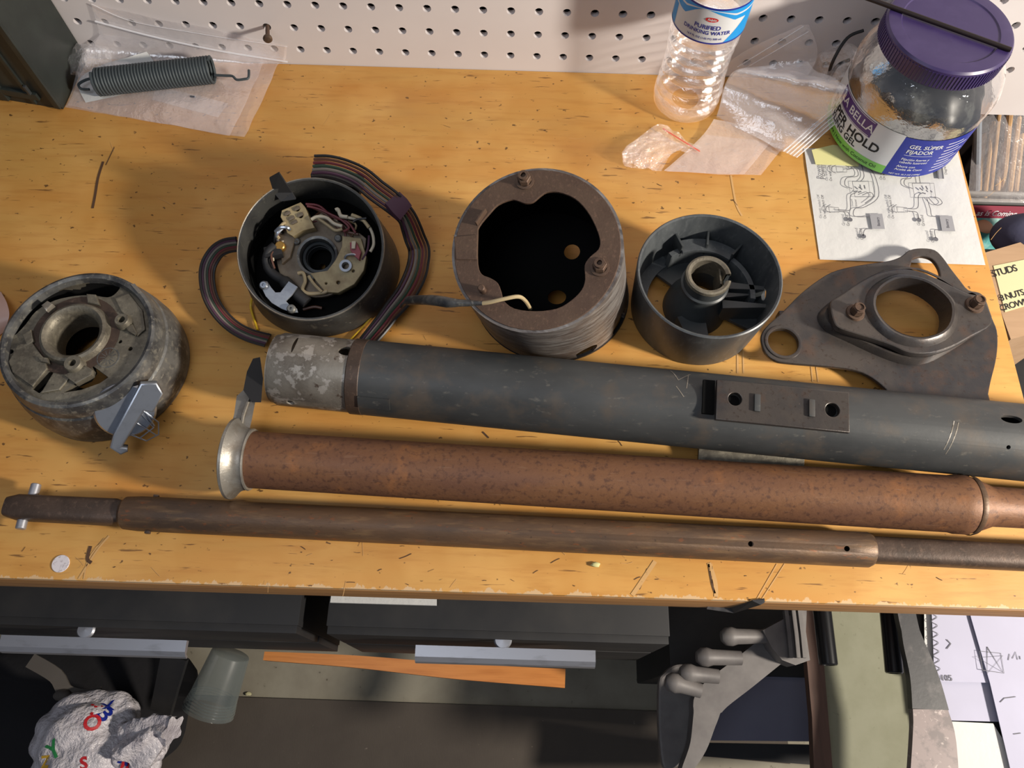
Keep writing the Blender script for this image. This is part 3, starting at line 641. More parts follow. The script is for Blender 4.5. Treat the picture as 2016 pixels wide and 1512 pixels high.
# flat ribbon harness
path = [(900, 120, 2.15), (1000, 115, 2.3), (1120, 140, 2.35), (1250, 200, 2.3), (1370, 300, 2.2), (1500, 400, 2.0), (1590, 500, 1.5), (1650, 640, .9), (1685, 740, .5), (1670, 880, .35), (1600, 1030, .35), (1480, 1190, .3), (1390, 1310, .22), (1300, 1420, .2)]
path2 = [(338, 700, .95), (250, 715, .8), (180, 760, .6), (125, 850, .4), (112, 950, .3), (135, 1080, .25), (200, 1200, .25), (300, 1300, .22), (420, 1365, .22), (560, 1405, .22)]
def ribbon(pp, wdt, nm, twist):
    P = catmull([so(*q) for q in pp], 5); n = len(P); parent = None
    for k in range(7):
        off = (k - 3) / 3 * wdt; pts = []
        for i, p in enumerate(P):
            tt = (P[min(i + 1, n - 1)] - P[max(i - 1, 0)]).normalized(); sd = tt.cross(Vector((0, 0, 1))).normalized()
            th = twist(i / (n - 1)); pts.append(p + sd * off * math.cos(th) + Vector((0, 0, 1)) * (off * math.sin(th) + wdt * abs(math.sin(th)) * .6 + .02))
        g = G(); g.tube(pts, .052, 6); o = t.part('ribbon_wire', g, WIRES[k], parent)
ribbon(path, .33, 'r', lambda u: -.5 + .2 * math.sin(u * 9) + (1.0 * max(0, 1 - abs(u - .66) * 5)))
ribbon(path2, .22, 'l', lambda u: 1.0 - .8 * u)
g = G(); bar(g, [so(1480, 345, 2.2), so(1530, 400, 2.08), so(1570, 450, 1.85)], [.62, .68, .66], .24); t.part('tape_wrap', g, WIRES[5], label='dark maroon tape wrap')
wire([(440, 1080), (430, 1150), (450, 1230), (480, 1320)], [.3, .12, .1, .1], .04, WYEL, lab='yellow wire', s=so)
wire([(1465, 1010), (1400, 1120), (1300, 1260), (1170, 1395)], [.4, .15, .1, .1], .035, WYEL, lab='yellow wire', s=so)
# lead with grey sleeve running onto the canister
g = G(); LZ = [1.1, 1.8, 2.6]
lead = [at(790, 603, .8), at(805, 592, 2.2), at(850, 591, 3.6), at(890, 596, 4.1), at(950, 597, 4.35), at(990, 589, 4.5), at(1020, 584, 4.45), at(1034, 592, 4.1), at(1044, 608, 3.4)]
g.tube(catmull(lead[3:], 5), .055, 8); t.part('lead_wire', g, TANW, label='tan lead wire bent over the canister flange')
g = G(); g.tube(catmull(lead[:5], 4), [.06] * 4 + [.14] * 4 + [.15, .15, .15, .15] + [.13, .1, .09, .07, .06], 12); t.part('wire_sleeve', g, ZINCD, label='grey rubber wire sleeve')

# ---- ignition housing, far left
ic = Vector((-4.42, -13.2, 0))
t = Thing('ignition_lock_housing', 'worn cast metal column housing with chrome key lock, far left on the bench', 'lock housing', ic)
M = Matrix.Translation(ic)
g = G(); g.lathe([(2.4, 0), (2.53, .05), (2.56, .5), (2.50, 1.0), (2.40, 1.45), (2.34, 1.5), (2.36, 1.56), (2.30, 1.85), (2.24, 2.06), (2.16, 2.10), (2.06, 2.06), (2.02, 1.9), (2.02, 1.0), (2.1, .2), (2.1, 0)], 80, M, closed=True)
ho = t.part('housing_shell', g, ZINCD)
c1 = crop(3.78, 0, 500)
def u(x, y, z=1.9): return at(*c1(x, y), z)
def U(P, z=1.9): return [tuple(u(x, y, z)[:2]) for x, y in P]
cres = catmull([Vector(p + (0,)) for p in U([(55, 585), (100, 608), (190, 520), (265, 425), (400, 345), (560, 310), (680, 305), (800, 320), (860, 290), (893, 235), (840, 205), (700, 205), (520, 240), (350, 305), (210, 380), (110, 480)])], 3, True)
wood_c = u(535, 575, 2.1)
def cc(x, y, r, n=18, z=1.9): p = u(x, y, z); return circ(p.x, p.y, r, n)
disk = circ(ic.x, ic.y, 2.06, 72)
g = G(); g.plate(disk, [circ(wood_c.x, wood_c.y, .70, 36)], 1.62, 1.88, .012)
fp = t.part('face_plate', g, ZINC, label='speckled bare grey casting face')
cg = []
def prism(P):
    c = G(); c.rings([[(p[0], p[1], 1.4) for p in P], [(p[0], p[1], 2.2) for p in P]], (True, True)); cg.append(c)
prism([(p.x, p.y) for p in cres])
for q in (cc(892, 650, .06), cc(967, 703, .07), cc(78, 725, .08), cc(272, 730, .07), cc(905, 490, .09), cc(540, 815, .1), cc(775, 400, .12), U([(235, 1000), (380, 860), (440, 890), (290, 1035)]), U([(470, 1030), (560, 960), (650, 920), (690, 860), (680, 825), (805, 915), (740, 960), (600, 1010)])): prism(q)
boolean(fp, cg, t.base)
g = G(); g.lathe([(2.0, .9), (1.3, .88), (1.1, .8), (1.1, .3)], 48, M); t.part('dark_cavity', g, INK); g = G(); g.lathe([(2.012, 1.84), (2.0, 1.6), (2.0, .9)], 60, M); t.part('shade_liner', g, INK)  # black surfaces added so the cavity behind the openings reads as deep shade
WM = Matrix.Translation((wood_c.x, wood_c.y, 0))
g = G(); g.lathe([(1.02, 1.888), (1.30, 1.888)], 48, WM); t.part('dark_hub_ring', g, RUST3, fp, label='dark ring around the hub')  # flat ring around the hub, darker than the face plate
g = G(); g.lathe([(1.04, 1.86), (1.01, 1.96), (.96, 2.06), (.88, 2.10), (.80, 2.06), (.72, 1.95), (.68, 1.75), (.68, 1.1), (.8, 1.1), (.84, 1.7)], 56, WM, closed=True); t.part('hub_ring', g, ZINC, label='polished grey hub ring')
for x, y, r in ((905, 490, .22), (540, 812, .26)):
    p = u(x, y, 2.12); g = G(); g.lathe([(r + .03, 1.85), (r, 2.1), (r - .03, 2.15), (.11, 2.15), (.09, 2.05), (.09, 1.7)], 24, Matrix.Translation((p.x, p.y, 0))); t.part('screw_boss', g, ZINC, fp)
def rib(P, z0, z1, nm='cast_rib', m_=ZINC):
    g = G(); g.plate(U(P, z1), [], z0, z1, .03); t.part(nm, g, m_, fp)
rib([(560, 855), (640, 830), (690, 860), (680, 900), (560, 965), (470, 900)], 1.8, 2.02)
rib([(930, 540), (985, 520), (1020, 590), (1000, 600), (950, 575)], 1.8, 2.0)
rib([(305, 380), (350, 345), (390, 370), (340, 420)], 1.8, 2.15, 'locating_tab', BARE)
rib([(640, 295), (710, 300), (740, 380), (650, 360)], 1.8, 2.0)
rib([(160, 600), (230, 560), (250, 650), (200, 680)], 1.8, 1.98)
rib([(130, 670), (240, 660), (330, 780), (350, 850), (240, 985), (90, 880), (60, 800)], 1.85, 1.97)
rib([(270, 760), (350, 770), (360, 810), (300, 800)], 1.8, 2.05)
rib([(850, 330), (960, 290), (1060, 420), (1080, 560), (1020, 610), (980, 500), (900, 430)], 1.86, 1.95)
rib([(395, 880), (530, 905), (440, 1010), (330, 1030), (300, 1035)], 1.86, 1.94)
g = G(); p = u(803, 770, 1.9); g.lathe([(.33, 0), (.33, .012), (.30, .012), (.30, 0)], 32, Matrix.Translation((p.x, p.y, 1.88)))
for k in range(12):
    a = k * math.pi / 6; g.box((p.x + .17 * math.cos(a), p.y + .17 * math.sin(a), 1.884), (.13, .018, .01), rz=0) if False else g.strip([Vector((p.x + .08 * math.cos(a), p.y + .08 * math.sin(a), 1.89)), Vector((p.x + .25 * math.cos(a), p.y + .25 * math.sin(a), 1.89))], .018)
t.part('date_stamp', g, ZINCD, fp, label='round cast date stamp')
g = G(); g.plate([(p_.x, p_.y) for p_ in [u(*q, 2.05) for q in ((975, 232), (1010, 228), (1060, 290), (1035, 300))]], [], 1.98, 2.12, .01); t.part('rim_notch_plate', g, ALUC, ho)
# lock cylinder on the front right flank
lc = Vector((-2.95, -15.05, 1.22)); ln = Vector((.42, -.62, .66)).normalized()
LM = frame(lc, ln, Vector((.58, .95, .52)))
g = G(); g.cyl(.80, -1.1, .02, 40, LM, .03); t.part('lock_bore_boss', g, ZINCD)
g = G(); g.lathe([(.76, 0), (.84, .05), (.84, .18), (.78, .26), (0, .28)], 44, LM); lk = t.part('lock_face', g, CHROME, label='chrome lock face')
g = G(); g.plate([(-1.22, -.42), (-1.05, -.56), (-.92, -.50), (-.96, -.36), (.28, -.42), (.34, -.66), (.98, -.66), (1.22, -.36), (1.02, .02), (-.70, .02), (-1.12, -.06)], [], .24, .52, .05, LM); t.part('key_wing', g, CHROME, lk, label='chrome turning wing')
g = G(); a_ = lambda x, y, z: LM @ Vector((x, y, z))
for pts in (((.22, -.44, .3), (.05, -.95, .3), (-.3, -1.12, .3), (-.62, -.9, .3), (-.6, -.44, .3)), ((.1, -.44, .3), (-.15, -.9, .32), (-.6, -.7, .3)), ((-.2, -.44, .3), (-.35, -1.08, .3)), ((.2, -.5, .3), (-.1, -.9, .3))):
    g.tube([a_(*q) for q in pts], .022, 6)
t.part('wire_clip', g, CHROME, lk, label='bent wire clip')

# ---- shift bowl cup (open ring with hub)
kc = Vector((14.42, -10.43, 0)); M = Matrix.Translation(kc)
t = Thing('shift_bowl', 'smooth grey open round bowl with notched hub inside, beside the canister', 'bowl', kc)
g = G(); g.lathe([(2.06, 0), (2.10, .08), (2.22, 1.9), (2.24, 2.2), (2.20, 2.23), (2.14, 2.2), (2.10, 1.9), (2.0, .3), (2.0, 0)], 80, M, closed=True)
sh = t.part('bowl_wall', g, GREYPL)
def hcyl(px, py, r, dist=3.5):
    d = ray(px, py).normalized(); o = at(px, py, 1.0); cc_ = G(); cc_.cyl(r, -dist, dist, 20, frame(o, d, (1, 0, 0))); return cc_
d_ = ray(1507, 580); o_ = CP - kc; qa = d_.x ** 2 + d_.y ** 2; qb = o_.x * d_.x + o_.y * d_.y; kk = (-qb + math.sqrt(qb * qb - qa * (o_.x ** 2 + o_.y ** 2 - 2.1 ** 2))) / qa; wx = CP + d_ * kk; cth = G(); cth.cyl(.20, -.6, .6, 20, frame(wx, (wx.x - kc.x, wx.y - kc.y, 0), (0, 1, 0)))
boolean(sh, [cth], t.base)
v3 = lambda x, y, z: at(*c3(x, y), z)
hb = v3(1540, 700, 2.0)
g = G(); HMt = Matrix.Translation((hb.x, hb.y, 0))
g.lathe([(.55, 2.0), (.68, 2.02), (.70, 1.9), (.70, 1.6), (.76, 1.55), (.76, 1.45), (.70, 1.4), (.78, 1.0), (1.0, .4), (1.05, 0), (.9, 0), (.55, .8)], 48, HMt, closed=True)
hub = t.part('hub_tube', g, DARKPL)
nc = G(); nc.box((hb.x + .72, hb.y - .06, 1.95), (.6, .26, .7)); boolean(hub, [nc], t.base)
g = G(); g.lathe([(.72, 1.95), (.70, 2.05), (.64, 2.07), (.545, 2.04), (.545, 1.3), (.56, 1.3), (.6, 1.95)], 48, HMt, closed=True); hr = t.part('hub_rim', g, ZINC, label='worn tan hub rim')
boolean(hr, [nc], t.base)
g = G(); g.box((hb.x + .42, hb.y + .12, 1.45), (.06, .6, .8), bev=.02); t.part('hub_flat', g, ZINC)
# floor ring with openings
def ringseg(gg, r0, r1, a0, a1, z0, z1, c=kc, n=20):
    o = [(c.x + r1 * math.cos(a0 + (a1 - a0) * k / n), c.y + r1 * math.sin(a0 + (a1 - a0) * k / n)) for k in range(n + 1)]
    i = [(c.x + r0 * math.cos(a0 + (a1 - a0) * k / n), c.y + r0 * math.sin(a0 + (a1 - a0) * k / n)) for k in range(n, -1, -1)]
    gg.plate(o + i, [], z0, z1, .01)
rd = math.radians
g = G(); ringseg(g, 1.62, 2.05, rd(120), rd(235), .35, .5); t.part('floor_ledge', g, GREYPL)
g = G(); ringseg(g, 1.0, 2.05, rd(-30), rd(140), .3, .45); t.part('floor_web', g, DARKPL)
g = G(); ringseg(g, 1.55, 1.72, rd(-8), rd(125), .45, 1.2); t.part('inner_arc_rib', g, GREYPL)
g = G(); ringseg(g, 1.45, 1.9, rd(50), rd(112), 1.2, 1.34); t.part('arc_shelf', g, GREYPL)
for a0 in (50, 112, 82):
    g = G(); a = rd(a0); g.box((1.82, 0, 1.25), (.55, .07, .6), Matrix.Translation(kc) @ Matrix.Rotation(a, 4, 'Z'), .02); t.part('fin', g, DARKPL)
for yy, x0 in ((.30, .5), (-.42, .6)):
    g = G(); bar(g, [Vector((hb.x + x0, hb.y + yy - .1, .8)), Vector((kc.x + 2.02, kc.y + yy * .9 - .1, .8))], [.3, .12], .8); t.part('spoke', g, DARKPL)
g = G(); bar(g, [Vector((hb.x + .6, hb.y - .2, 1.15)), Vector((kc.x + 1.55, kc.y + .0, 1.0))], [.2, .05], .12); t.part('spoke_gusset', g, DARKPL)
g = G(); bar(g, [Vector((hb.x - .3, hb.y - .6, .4)), Vector((kc.x + .1, kc.y - 2.0, .3))], [.9, .5], .5); t.part('lower_web', g, DARKPL)

# ---- mounting bracket (right)
t = Thing('column_mounting_bracket', 'flat oily steel mounting bracket with large round hole, two bolts and two ring ears', 'bracket', (20.5, -12, 0))
c4 = crop(3.626, 1460, 460)
def b4(P, z): return [tuple(at(*c4(x, y), z)[:2]) for x, y in P]
def sm(P, z, n=4): return [(p.x, p.y) for p in catmull([Vector(q + (0,)) for q in b4(P, z)], n, True)]
base_o = [(140, 760), (150, 700), (200, 640), (270, 580), (330, 520), (420, 430), (520, 350), (640, 275), (780, 235), (930, 210), (1060, 190), (1140, 160), (1200, 115), (1290, 102), (1380, 115), (1440, 170), (1490, 240), (1560, 330), (1620, 400), (1700, 420), (1745, 470), (1790, 600), (1825, 690), (1830, 800), (1815, 920), (1780, 1060), (1745, 1240), (1700, 1420), (1250, 1380), (1080, 1170), (1000, 1080), (900, 1010), (790, 970), (650, 950), (480, 935), (330, 922), (240, 905), (170, 850)]
zp = .55
ear = b4([(297, 775)], zp)[0]; er = .50
big = catmull([Vector(q + (0,)) for q in b4([(970, 440), (1040, 360), (1160, 325), (1300, 340), (1420, 410), (1490, 500), (1490, 620), (1420, 700), (1290, 735), (1150, 710), (1040, 640), (970, 540)], zp)], 3, True)
topear = sm([(1212, 215), (1225, 180), (1285, 160), (1350, 175), (1390, 215), (1415, 270), (1410, 315), (1330, 300), (1215, 250)], zp)
g = G(); g.plate(sm(base_o, zp, 3), [circ(ear[0], ear[1], er, 32), [(p.x, p.y) for p in big], topear], zp - .15, zp, .035)
bp = t.part('base_plate', g, BRKT)
for zz, rr, nm in ((zp, er, 'ear_lip'),):
    g = G(); g.lathe([(rr - .01, -.14), (rr - .01, .02), (rr + .04, .04), (rr + .09, .03), (rr + .12, -.02)], 36, Matrix.Translation((ear[0], ear[1], zz))); t.part(nm, g, BRKT, bp)
# pressed, raised bed under the flange
bed = [(540, 590), (610, 500), (760, 400), (900, 310), (1060, 250), (1250, 250), (1440, 330), (1600, 430), (1700, 440), (1780, 610), (1640, 740), (1470, 850), (1330, 920), (1180, 935), (1000, 880), (760, 770), (600, 690)]
g = G(); hole = [(p.x, p.y) for p in big]
def offset_loop(P, z, k, c):  # shrink towards c
    return [Vector((c[0] + (x - c[0]) * k, c[1] + (y - c[1]) * k, z)) for x, y in P]
bo = sm(bed, .6, 3); cb_ = (sum(p[0] for p in bo) / len(bo), sum(p[1] for p in bo) / len(bo))
g.rings([offset_loop(bo, .54, 1.0, cb_), offset_loop(bo, .70, .975, cb_), offset_loop(bo, .80, .94, cb_), offset_loop(bo, .80, .90, cb_)])
t.part('pressed_step', g, BRKT)
flz = 1.08
flo = [(636, 540), (640, 480), (700, 440), (800, 370), (900, 310), (1000, 270), (1120, 250), (1250, 262), (1400, 320), (1560, 400), (1640, 430), (1720, 440), (1750, 490), (1790, 640), (1640, 735), (1500, 810), (1350, 855), (1200, 850), (1080, 800), (950, 755), (800, 710), (690, 670), (655, 620)]
hole2 = [(p.x, p.y) for p in catmull([Vector(q + (0,)) for q in b4([(965, 440), (1030, 360), (1150, 312), (1300, 335), (1420, 405), (1500, 500), (1495, 620), (1430, 700), (1290, 742), (1140, 715), (1030, 640), (965, 540)], flz + .2)], 3, True)]
g = G(); g.plate(sm(flo, flz, 3), [hole2], flz - .26, flz, .05)
fl = t.part('bolt_flange', g, BRKT, label='raised two-bolt flange')
ch = (sum(p[0] for p in hole2) / len(hole2), sum(p[1] for p in hole2) / len(hole2))
g = G(); g.rings([offset_loop(hole2, flz - .02, 1.24, ch), offset_loop(hole2, flz + .14, 1.14, ch), offset_loop(hole2, flz + .2, 1.06, ch), offset_loop(hole2, flz + .18, 1.0, ch), offset_loop(hole2, .5, .98, ch)]); t.part('collar_lip', g, BRKT, fl)
for x, y in ((820, 555), (1672, 500)):
    p = at(*c4(x, y), flz + .1); g = G(); MM = Matrix.Translation((p.x, p.y, flz))
    g.lathe([(.30, 0), (.28, .07), (.2, .08)], 24, MM); g.cyl(.20, .05, .36, 6, MM, .02); g.lathe([(.165, .36), (.16, .40), (.12, .40), (.11, .34), (0, .34)], 20, MM); t.part('hex_bolt', g, RUSTP, label='rusty hex head bolt')
for px, py, dx, hh in ((1100, 1120, .5, .4), (1690, 1200, .5, .4), (300, 600, .4, .4)):
    p = at(*c4(px, py), .2); g = G(); g.box((p.x, p.y, .2), (dx, dx * .8, hh), bev=.05); t.part('underside_foot', g, BRKT)

# ================================================================== SMALL THINGS ALONG THE WALL
def hexa(g, top, bot): g.rings([bot, top], (True, True)); return g
def cyl_hit(px, py, c, R):
    d = ray(px, py); o = CP - Vector(c); a = d.x ** 2 + d.y ** 2; b = o.x * d.x + o.y * d.y; cc_ = o.x ** 2 + o.y ** 2 - R * R
    q = b * b - a * cc_; k = (-b - math.sqrt(max(q, 0))) / a; p = o + d * k; return math.atan2(p.y, p.x), p.z
def oncyl(c, R, a, z): return Vector((c[0] + R * math.cos(a), c[1] + R * math.sin(a), z))

# black plastic case, far left against the pegboard
t = Thing('plastic_case', 'tall black plastic case leaning edge-on against the pegboard in the upper left corner', 'case', (-11, -1.3, 0))
P = [(-8.72, -2.62), (-8.45, -.06), (-19, -.06), (-19, -.9)]
g = G(); hexa(g, [(x, y, 10) for x, y in P], [(x, y, 0) for x, y in P]); bmc = bmesh.new()
t.part('case_body', g, BLACKPL, smooth=20)
fd = Vector((-19 + 8.72, -.9 + 2.62, 0)).normalized(); fn_ = Vector((-fd.y, fd.x, 0)); fn_ = fn_ if fn_.y < 0 else -fn_
FM = frame(Vector((-8.72, -2.62, 0)), fn_, fd)   # local x along the front, y = ?, z out
zs = 1 if (FM.to_3x3() @ Vector((0, 1, 0))).z > 0 else -1
for x0, w_, d_ in ((.12, .24, .14), (1.05, .16, .10), (2.3, .5, .16)):
    g = G(); g.box((x0, zs * 5, d_ / 2 - .02), (w_, 9.8, d_), FM, .03); t.part('ridge', g, BLACKPL)
g = G(); g.box((1.6, zs * .55, .06), (1.9, .3, .14), FM, .04); t.part('bottom_rail', g, BLACKPL)
g = G(); g.box((.85, zs * .9, .12), (.1, .4, .12), FM, .02); t.part('latch', g, DARKPL)

# zip bag with spring
def sheet(g, rows, nx=26, sub=6, amp=.05, sc=.9, seed=0, lift=0.0):
    """rows: list of (left point, right point); smooth patch with crinkle"""
    L = catmull([r[0] for r in rows], sub); Rr = catmull([r[1] for r in rows], sub); out = []
    for a, b in zip(L, Rr):
        row = []
        for k in range(nx + 1):
            p = a.lerp(b, k / nx); n_ = noise.noise_vector(Vector((p.x * sc + seed * 5, p.y * sc, p.z * sc)))
            p = p + Vector((n_.x * .3, n_.y * .3, abs(n_.z))) * amp + Vector((0, 0, lift)); p.z = max(p.z, .015 + lift * .5); p.y = min(p.y, -.02) if p.x < 24 else p.y
            row.append(p)
        out.append(row)
    g.grid(out); return out
t = Thing('zip_bag', 'clear zip bag holding a spring, propped against the pegboard beside the black case', 'plastic bag', (-5, -2, 0))
rows = [(at(128, 212, .03), at(482, 272, .03)), (at(140, 185, .12), at(500, 235, .06)), (at(150, 150, .35), at(525, 180, .15)), (aty(165, 100, -.35), aty(548, 135, -.12)), (aty(195, 70, -.15), aty(562, 118, -.06)), (aty(180, 8, -.10), aty(566, 92, -.05))]
g = G(); ro = sheet(g, rows, amp=.10); t.part('front_film', g, FILM, smooth=0 or 60)
g = G(); sheet(g, [(a + Vector((.1, .05, -.01)), b + Vector((-.55, .05, 0))) for a, b in rows[:5]], amp=.07, seed=3, lift=.03); t.part('back_film', g, FILM, smooth=60)
g = G(); L = [aty(187, 42, -.16), aty(300, 72, -.16), aty(430, 100, -.15), aty(566, 122, -.12)]; g.tube(catmull(L, 8), .035, 6); t.part('zip_seal', g, FILMS)
g = G(); g.tube(catmull([aty(180, 8, -.12), aty(260, 42, -.12), aty(390, 66, -.12), aty(480, 80, -.12), aty(566, 92, -.08)], 8), .012, 5); t.part('top_edge', g, FILMS)
g = G(); bm = bmesh.new(); g.blob(at(178, 120, .5) + Vector((0, -.1, 0)), (.9, .7, .55), 3, .5, 1.6, 4); t.part('crumpled_corner', g, FILMC, smooth=40)
g = G(); g.tube([at(375, 190, .2), at(384, 191, .24)], .04, 6); t.part('metal_scrap', g, CHROME)
# paper slips in the bag
g = G(); sheet(g, [(at(170, 204, .10), at(300, 176, .16)), (at(155, 165, .18), at(315, 150, .2)), (at(190, 135, .3), at(305, 125, .35)), (at(262, 112, .5), at(290, 104, .5))], 12, 5, .06, 1.0, 8, .04)
single('paper_slip', g, PAPER, 'white folded paper slip under the spring in the zip bag', 'paper', at(230, 170, 0), smooth=60)
g = G(); sheet(g, [(at(300, 198, .06), at(430, 232, .06)), (at(310, 170, .1), at(450, 205, .1))], 10, 5, .05, 1.0, 9, .03)
single('small_inner_bag', g, FILM2, 'small folded inner bag right of the spring in the zip bag', 'plastic bag', at(370, 200, 0), smooth=60)
# spring
a = at(190, 162, .62); b = at(418, 137, .62); SMx, SLn = axisM(a, b)
t = Thing('extension_spring', 'dark grey coil extension spring with hooked wire ends in the zip bag', 'spring', (a + b) / 2 - Vector((0, 0, .6)))
g = G(); nco = 38; pts = [(.46 * math.cos(2 * math.pi * k / 14), .46 * math.sin(2 * math.pi * k / 14), SLn * k / (14 * nco)) for k in range(14 * nco + 1)]
g.tube([SMx @ Vector(p) for p in pts], .058, 6); t.part('coils', g, SPRING)
g = G(); g.tube(catmull([at(422, 148, .6), at(445, 149, .6), at(458, 150, .6), at(466, 157, .55), at(480, 156, .55), at(489, 153, .55), at(490, 138, .6)], 4), .05, 6); t.part('hook', g, SPRING)
g = G(); g.tube(catmull([at(192, 152, .6), at(170, 157, .55), at(155, 166, .5), at(160, 175, .45), at(176, 176, .45)], 4), .05, 6); t.part('hook', g, SPRING)

# bolt stuck in a pegboard hole
hxy = aty(524, 55, 0); hc_ = Vector((round(hxy.x), 0, zb + round(hxy.z - zb)))
hd = aty(527, 76, -.75)
t = Thing('carriage_bolt', 'rusty round-headed bolt poking out of a pegboard hole above the zip bag', 'bolt', hc_)
bd = (hd - hc_ - Vector((0, 0, 0))).normalized(); bM, bL = axisM(hc_ + Vector((0, .15, .02)), hd)
g = G(); g.cyl(.075, 0, bL, 14, bM); t.part('bolt_shank', g, RUSTP)
g = G(); g.lathe([(.155, bL - .05), (.17, bL + .02), (.12, bL + .1), (0, bL + .13)], 20, bM); g.disc((0, 0, bL - .05), .155, bM); t.part('bolt_head', g, RUST2)

# water bottle
bc = Vector((14.68, -1.38, 0)); Mb = Matrix.Translation(bc)
t = Thing('water_bottle', 'clear ribbed plastic water bottle with blue and white label against pegboard', 'bottle', bc)
prof = [(0, .22), (.5, .2), (.75, .02), (1.05, .03), (1.2, .2), (1.24, .5)]
z = .5
for k in range(7):
    r_ = 1.24 - .10 * math.sin(math.pi * k / 7)
    prof += [(r_, z + .10), (r_ - .05, z + .16), (r_ - .11, z + .23), (r_ - .05, z + .31), (r_, z + .37)]; z += .43
prof += [(1.20, 3.6), (1.21, 3.7), (1.21, 5.3), (1.18, 5.45), (1.15, 5.6), (.95, 6.2), (.6, 6.9), (.48, 7.2), (.48, 7.6)]
g = G(); zk = lambda z_, a_: z_ + (.13 * math.cos(a_ + 1.0) * min(1, max(0, (z_ - .45)) * 2) * min(1, max(0, 3.7 - z_) * 2) + .03 * math.sin(3 * a_ + z_ * 4) * min(1, max(0, (z_ - .4)) * 2) * min(1, max(0, 3.6 - z_) * 2))
g.rings([[(r_ * math.cos(2 * math.pi * j / 64), r_ * math.sin(2 * math.pi * j / 64), zk(z_, 2 * math.pi * j / 64)) for j in range(64)] for r_, z_ in prof[1:]], M=Mb); t.part('bottle_body', g, PET, smooth=60)
for k in range(3):
    pass
g = G(); g.cyl(.56, 7.25, 7.85, 32, Mb, .04); t.part('cap', g, WHITEL)
LR = 1.235; z0, z1 = 3.85, 5.2
ac = math.atan2(CP.y - bc.y, CP.x - bc.x) + .06
def lb(u_, v_, o=0.0): return oncyl(bc, LR + o, ac + u_ / LR, v_)
g = G(); g.lathe([(LR, z0), (LR, z1)], 72, Mb); lab = t.part('label', g, WHITEL, label='white label with blue waves')
def band(f0, f1, u0, u1, m_, nm, o, n=40):
    g = G(); g.grid([[lb(u0 + (u1 - u0) * k / n, f(u0 + (u1 - u0) * k / n), o) for k in range(n + 1)] for f in (f0, f1)]); t.part(nm, g, m_, lab, smooth=60)
band(lambda x: z0 - .01, lambda x: z0 + .05, -3.8, 3.8, NAVYL, 'border_line', .006, 90)
band(lambda x: z1 - .06, lambda x: z1 + .01, -3.8, 3.8, NAVYL, 'border_line', .006, 90)
band(lambda x: z1 - .12 - .38 * min(1, (abs(x + .05) / .85) ** 2) - .04 * math.sin(x * 5), lambda x: z1 - .04, -1.4, 1.9, BLUEL, 'blue_wave', .004)
band(lambda x: z1 - .09 - .20 * min(1, (abs(x + .05) / .85) ** 2), lambda x: z1 - .07 - .15 * min(1, (abs(x + .05) / .85) ** 2), -1.4, 1.9, WHITEL, 'white_line', .007)
band(lambda x: z0 + .04, lambda x: z0 + .04 + max(0, (x - .62)) * 1.2, .62, 1.9, BLUEL, 'blue_wave', .004)
band(lambda x: z0 + .05 , lambda x: z0 + .8, -1.7, -1.32, BLUEL, 'blue_wave', .004, 8)
g = G(); g.add([lb(.05 + .21 * math.cos(k * math.pi / 12), z1 - .42 + .085 * math.sin(k * math.pi / 12), .010) for k in range(24)], [tuple(range(24))]); t.part('logo_oval', g, REDL, lab, smooth=0)
g = G(); g.text('Ralphs', .11, fn=lambda x, y: lb(x + .05, z1 - .42 + y, .014), shear=.3, bold=.002); t.part('logo_lettering', g, WHITEL, lab, smooth=0)
g = G(); g.text('PURIFIED', .22, fn=lambda x, y: lb(x - .03, z0 + .62 + y, .010), bold=.004)
g.text('DRINKING WATER', .19, fn=lambda x, y: lb(x - .03, z0 + .42 + y, .010), bold=.004)
g.text('16.9 FL OZ (1.05 PT) 500 mL', .10, fn=lambda x, y: lb(x - .05, z0 + .20 + y, .010), bold=.002); t.part('lettering', g, NAVYL, lab, smooth=0)

# gel jar
jc = Vector((22.3, -2.5, 0)); Mj = Matrix.Translation(jc); JR = 2.42
t = Thing('gel_jar', 'big clear jar with ribbed purple screw lid and gel label, right of the bottle', 'jar', jc)
g = G(); g.lathe([(0, .1), (1.7, .12), (1.95, .02), (2.2, .12), (2.36, .4), (JR, .7), (JR, 2.4), (2.44, 2.6), (2.44, 3.0), (2.3, 3.4), (2.0, 3.75), (1.88, 3.95), (1.88, 4.2)], 72, Mj); t.part('jar_body', g, PETJ, smooth=60)
g = G(); g.blob((jc.x, jc.y, 1.8), (2.24, 2.24, 1.72), 4, .10, 2.6, 3); t.part('jar_contents', g, GEL, label='dark odds and ends inside the jar')
LZ0, LZ1 = 4.0, 4.72
g = G(); Ml = Matrix.Translation((-.18, 0, 0)) @ Mj; g.lathe([(1.99, LZ0), (2.01, LZ0 + .04), (2.01, LZ1 - .08), (1.95, LZ1 - .01), (1.88, LZ1), (1.56, LZ1), (1.52, LZ1 - .035), (0, LZ1 - .035)], 90, Ml); lid = t.part('lid', g, PURPLE, label='purple screw lid')
for k in range(110):
    a = 2 * math.pi * k / 110; g = G() if k == 0 else g
    g.box((2.012 * math.cos(a), 2.012 * math.sin(a), (LZ0 + LZ1) / 2 - .05), (.045, .055, .52), Ml, rz=a)
t.part('lid_ribs', g, PURPLE, lid, kind='stuff', smooth=0)
def jl(a_, z_, o=0.0): return oncyl(jc, JR + .012 + o, a_, z_)
aB0, zB0 = cyl_hit(1756, 306, jc, JR); aB1, _ = cyl_hit(1925, 225, jc, JR)
aL0 = cyl_hit(1664, 150, jc, JR)[0]; ab = cyl_hit(1785, 268, jc, JR)[0]
aL0 = ab - 1.62; aR = ab + 1.15
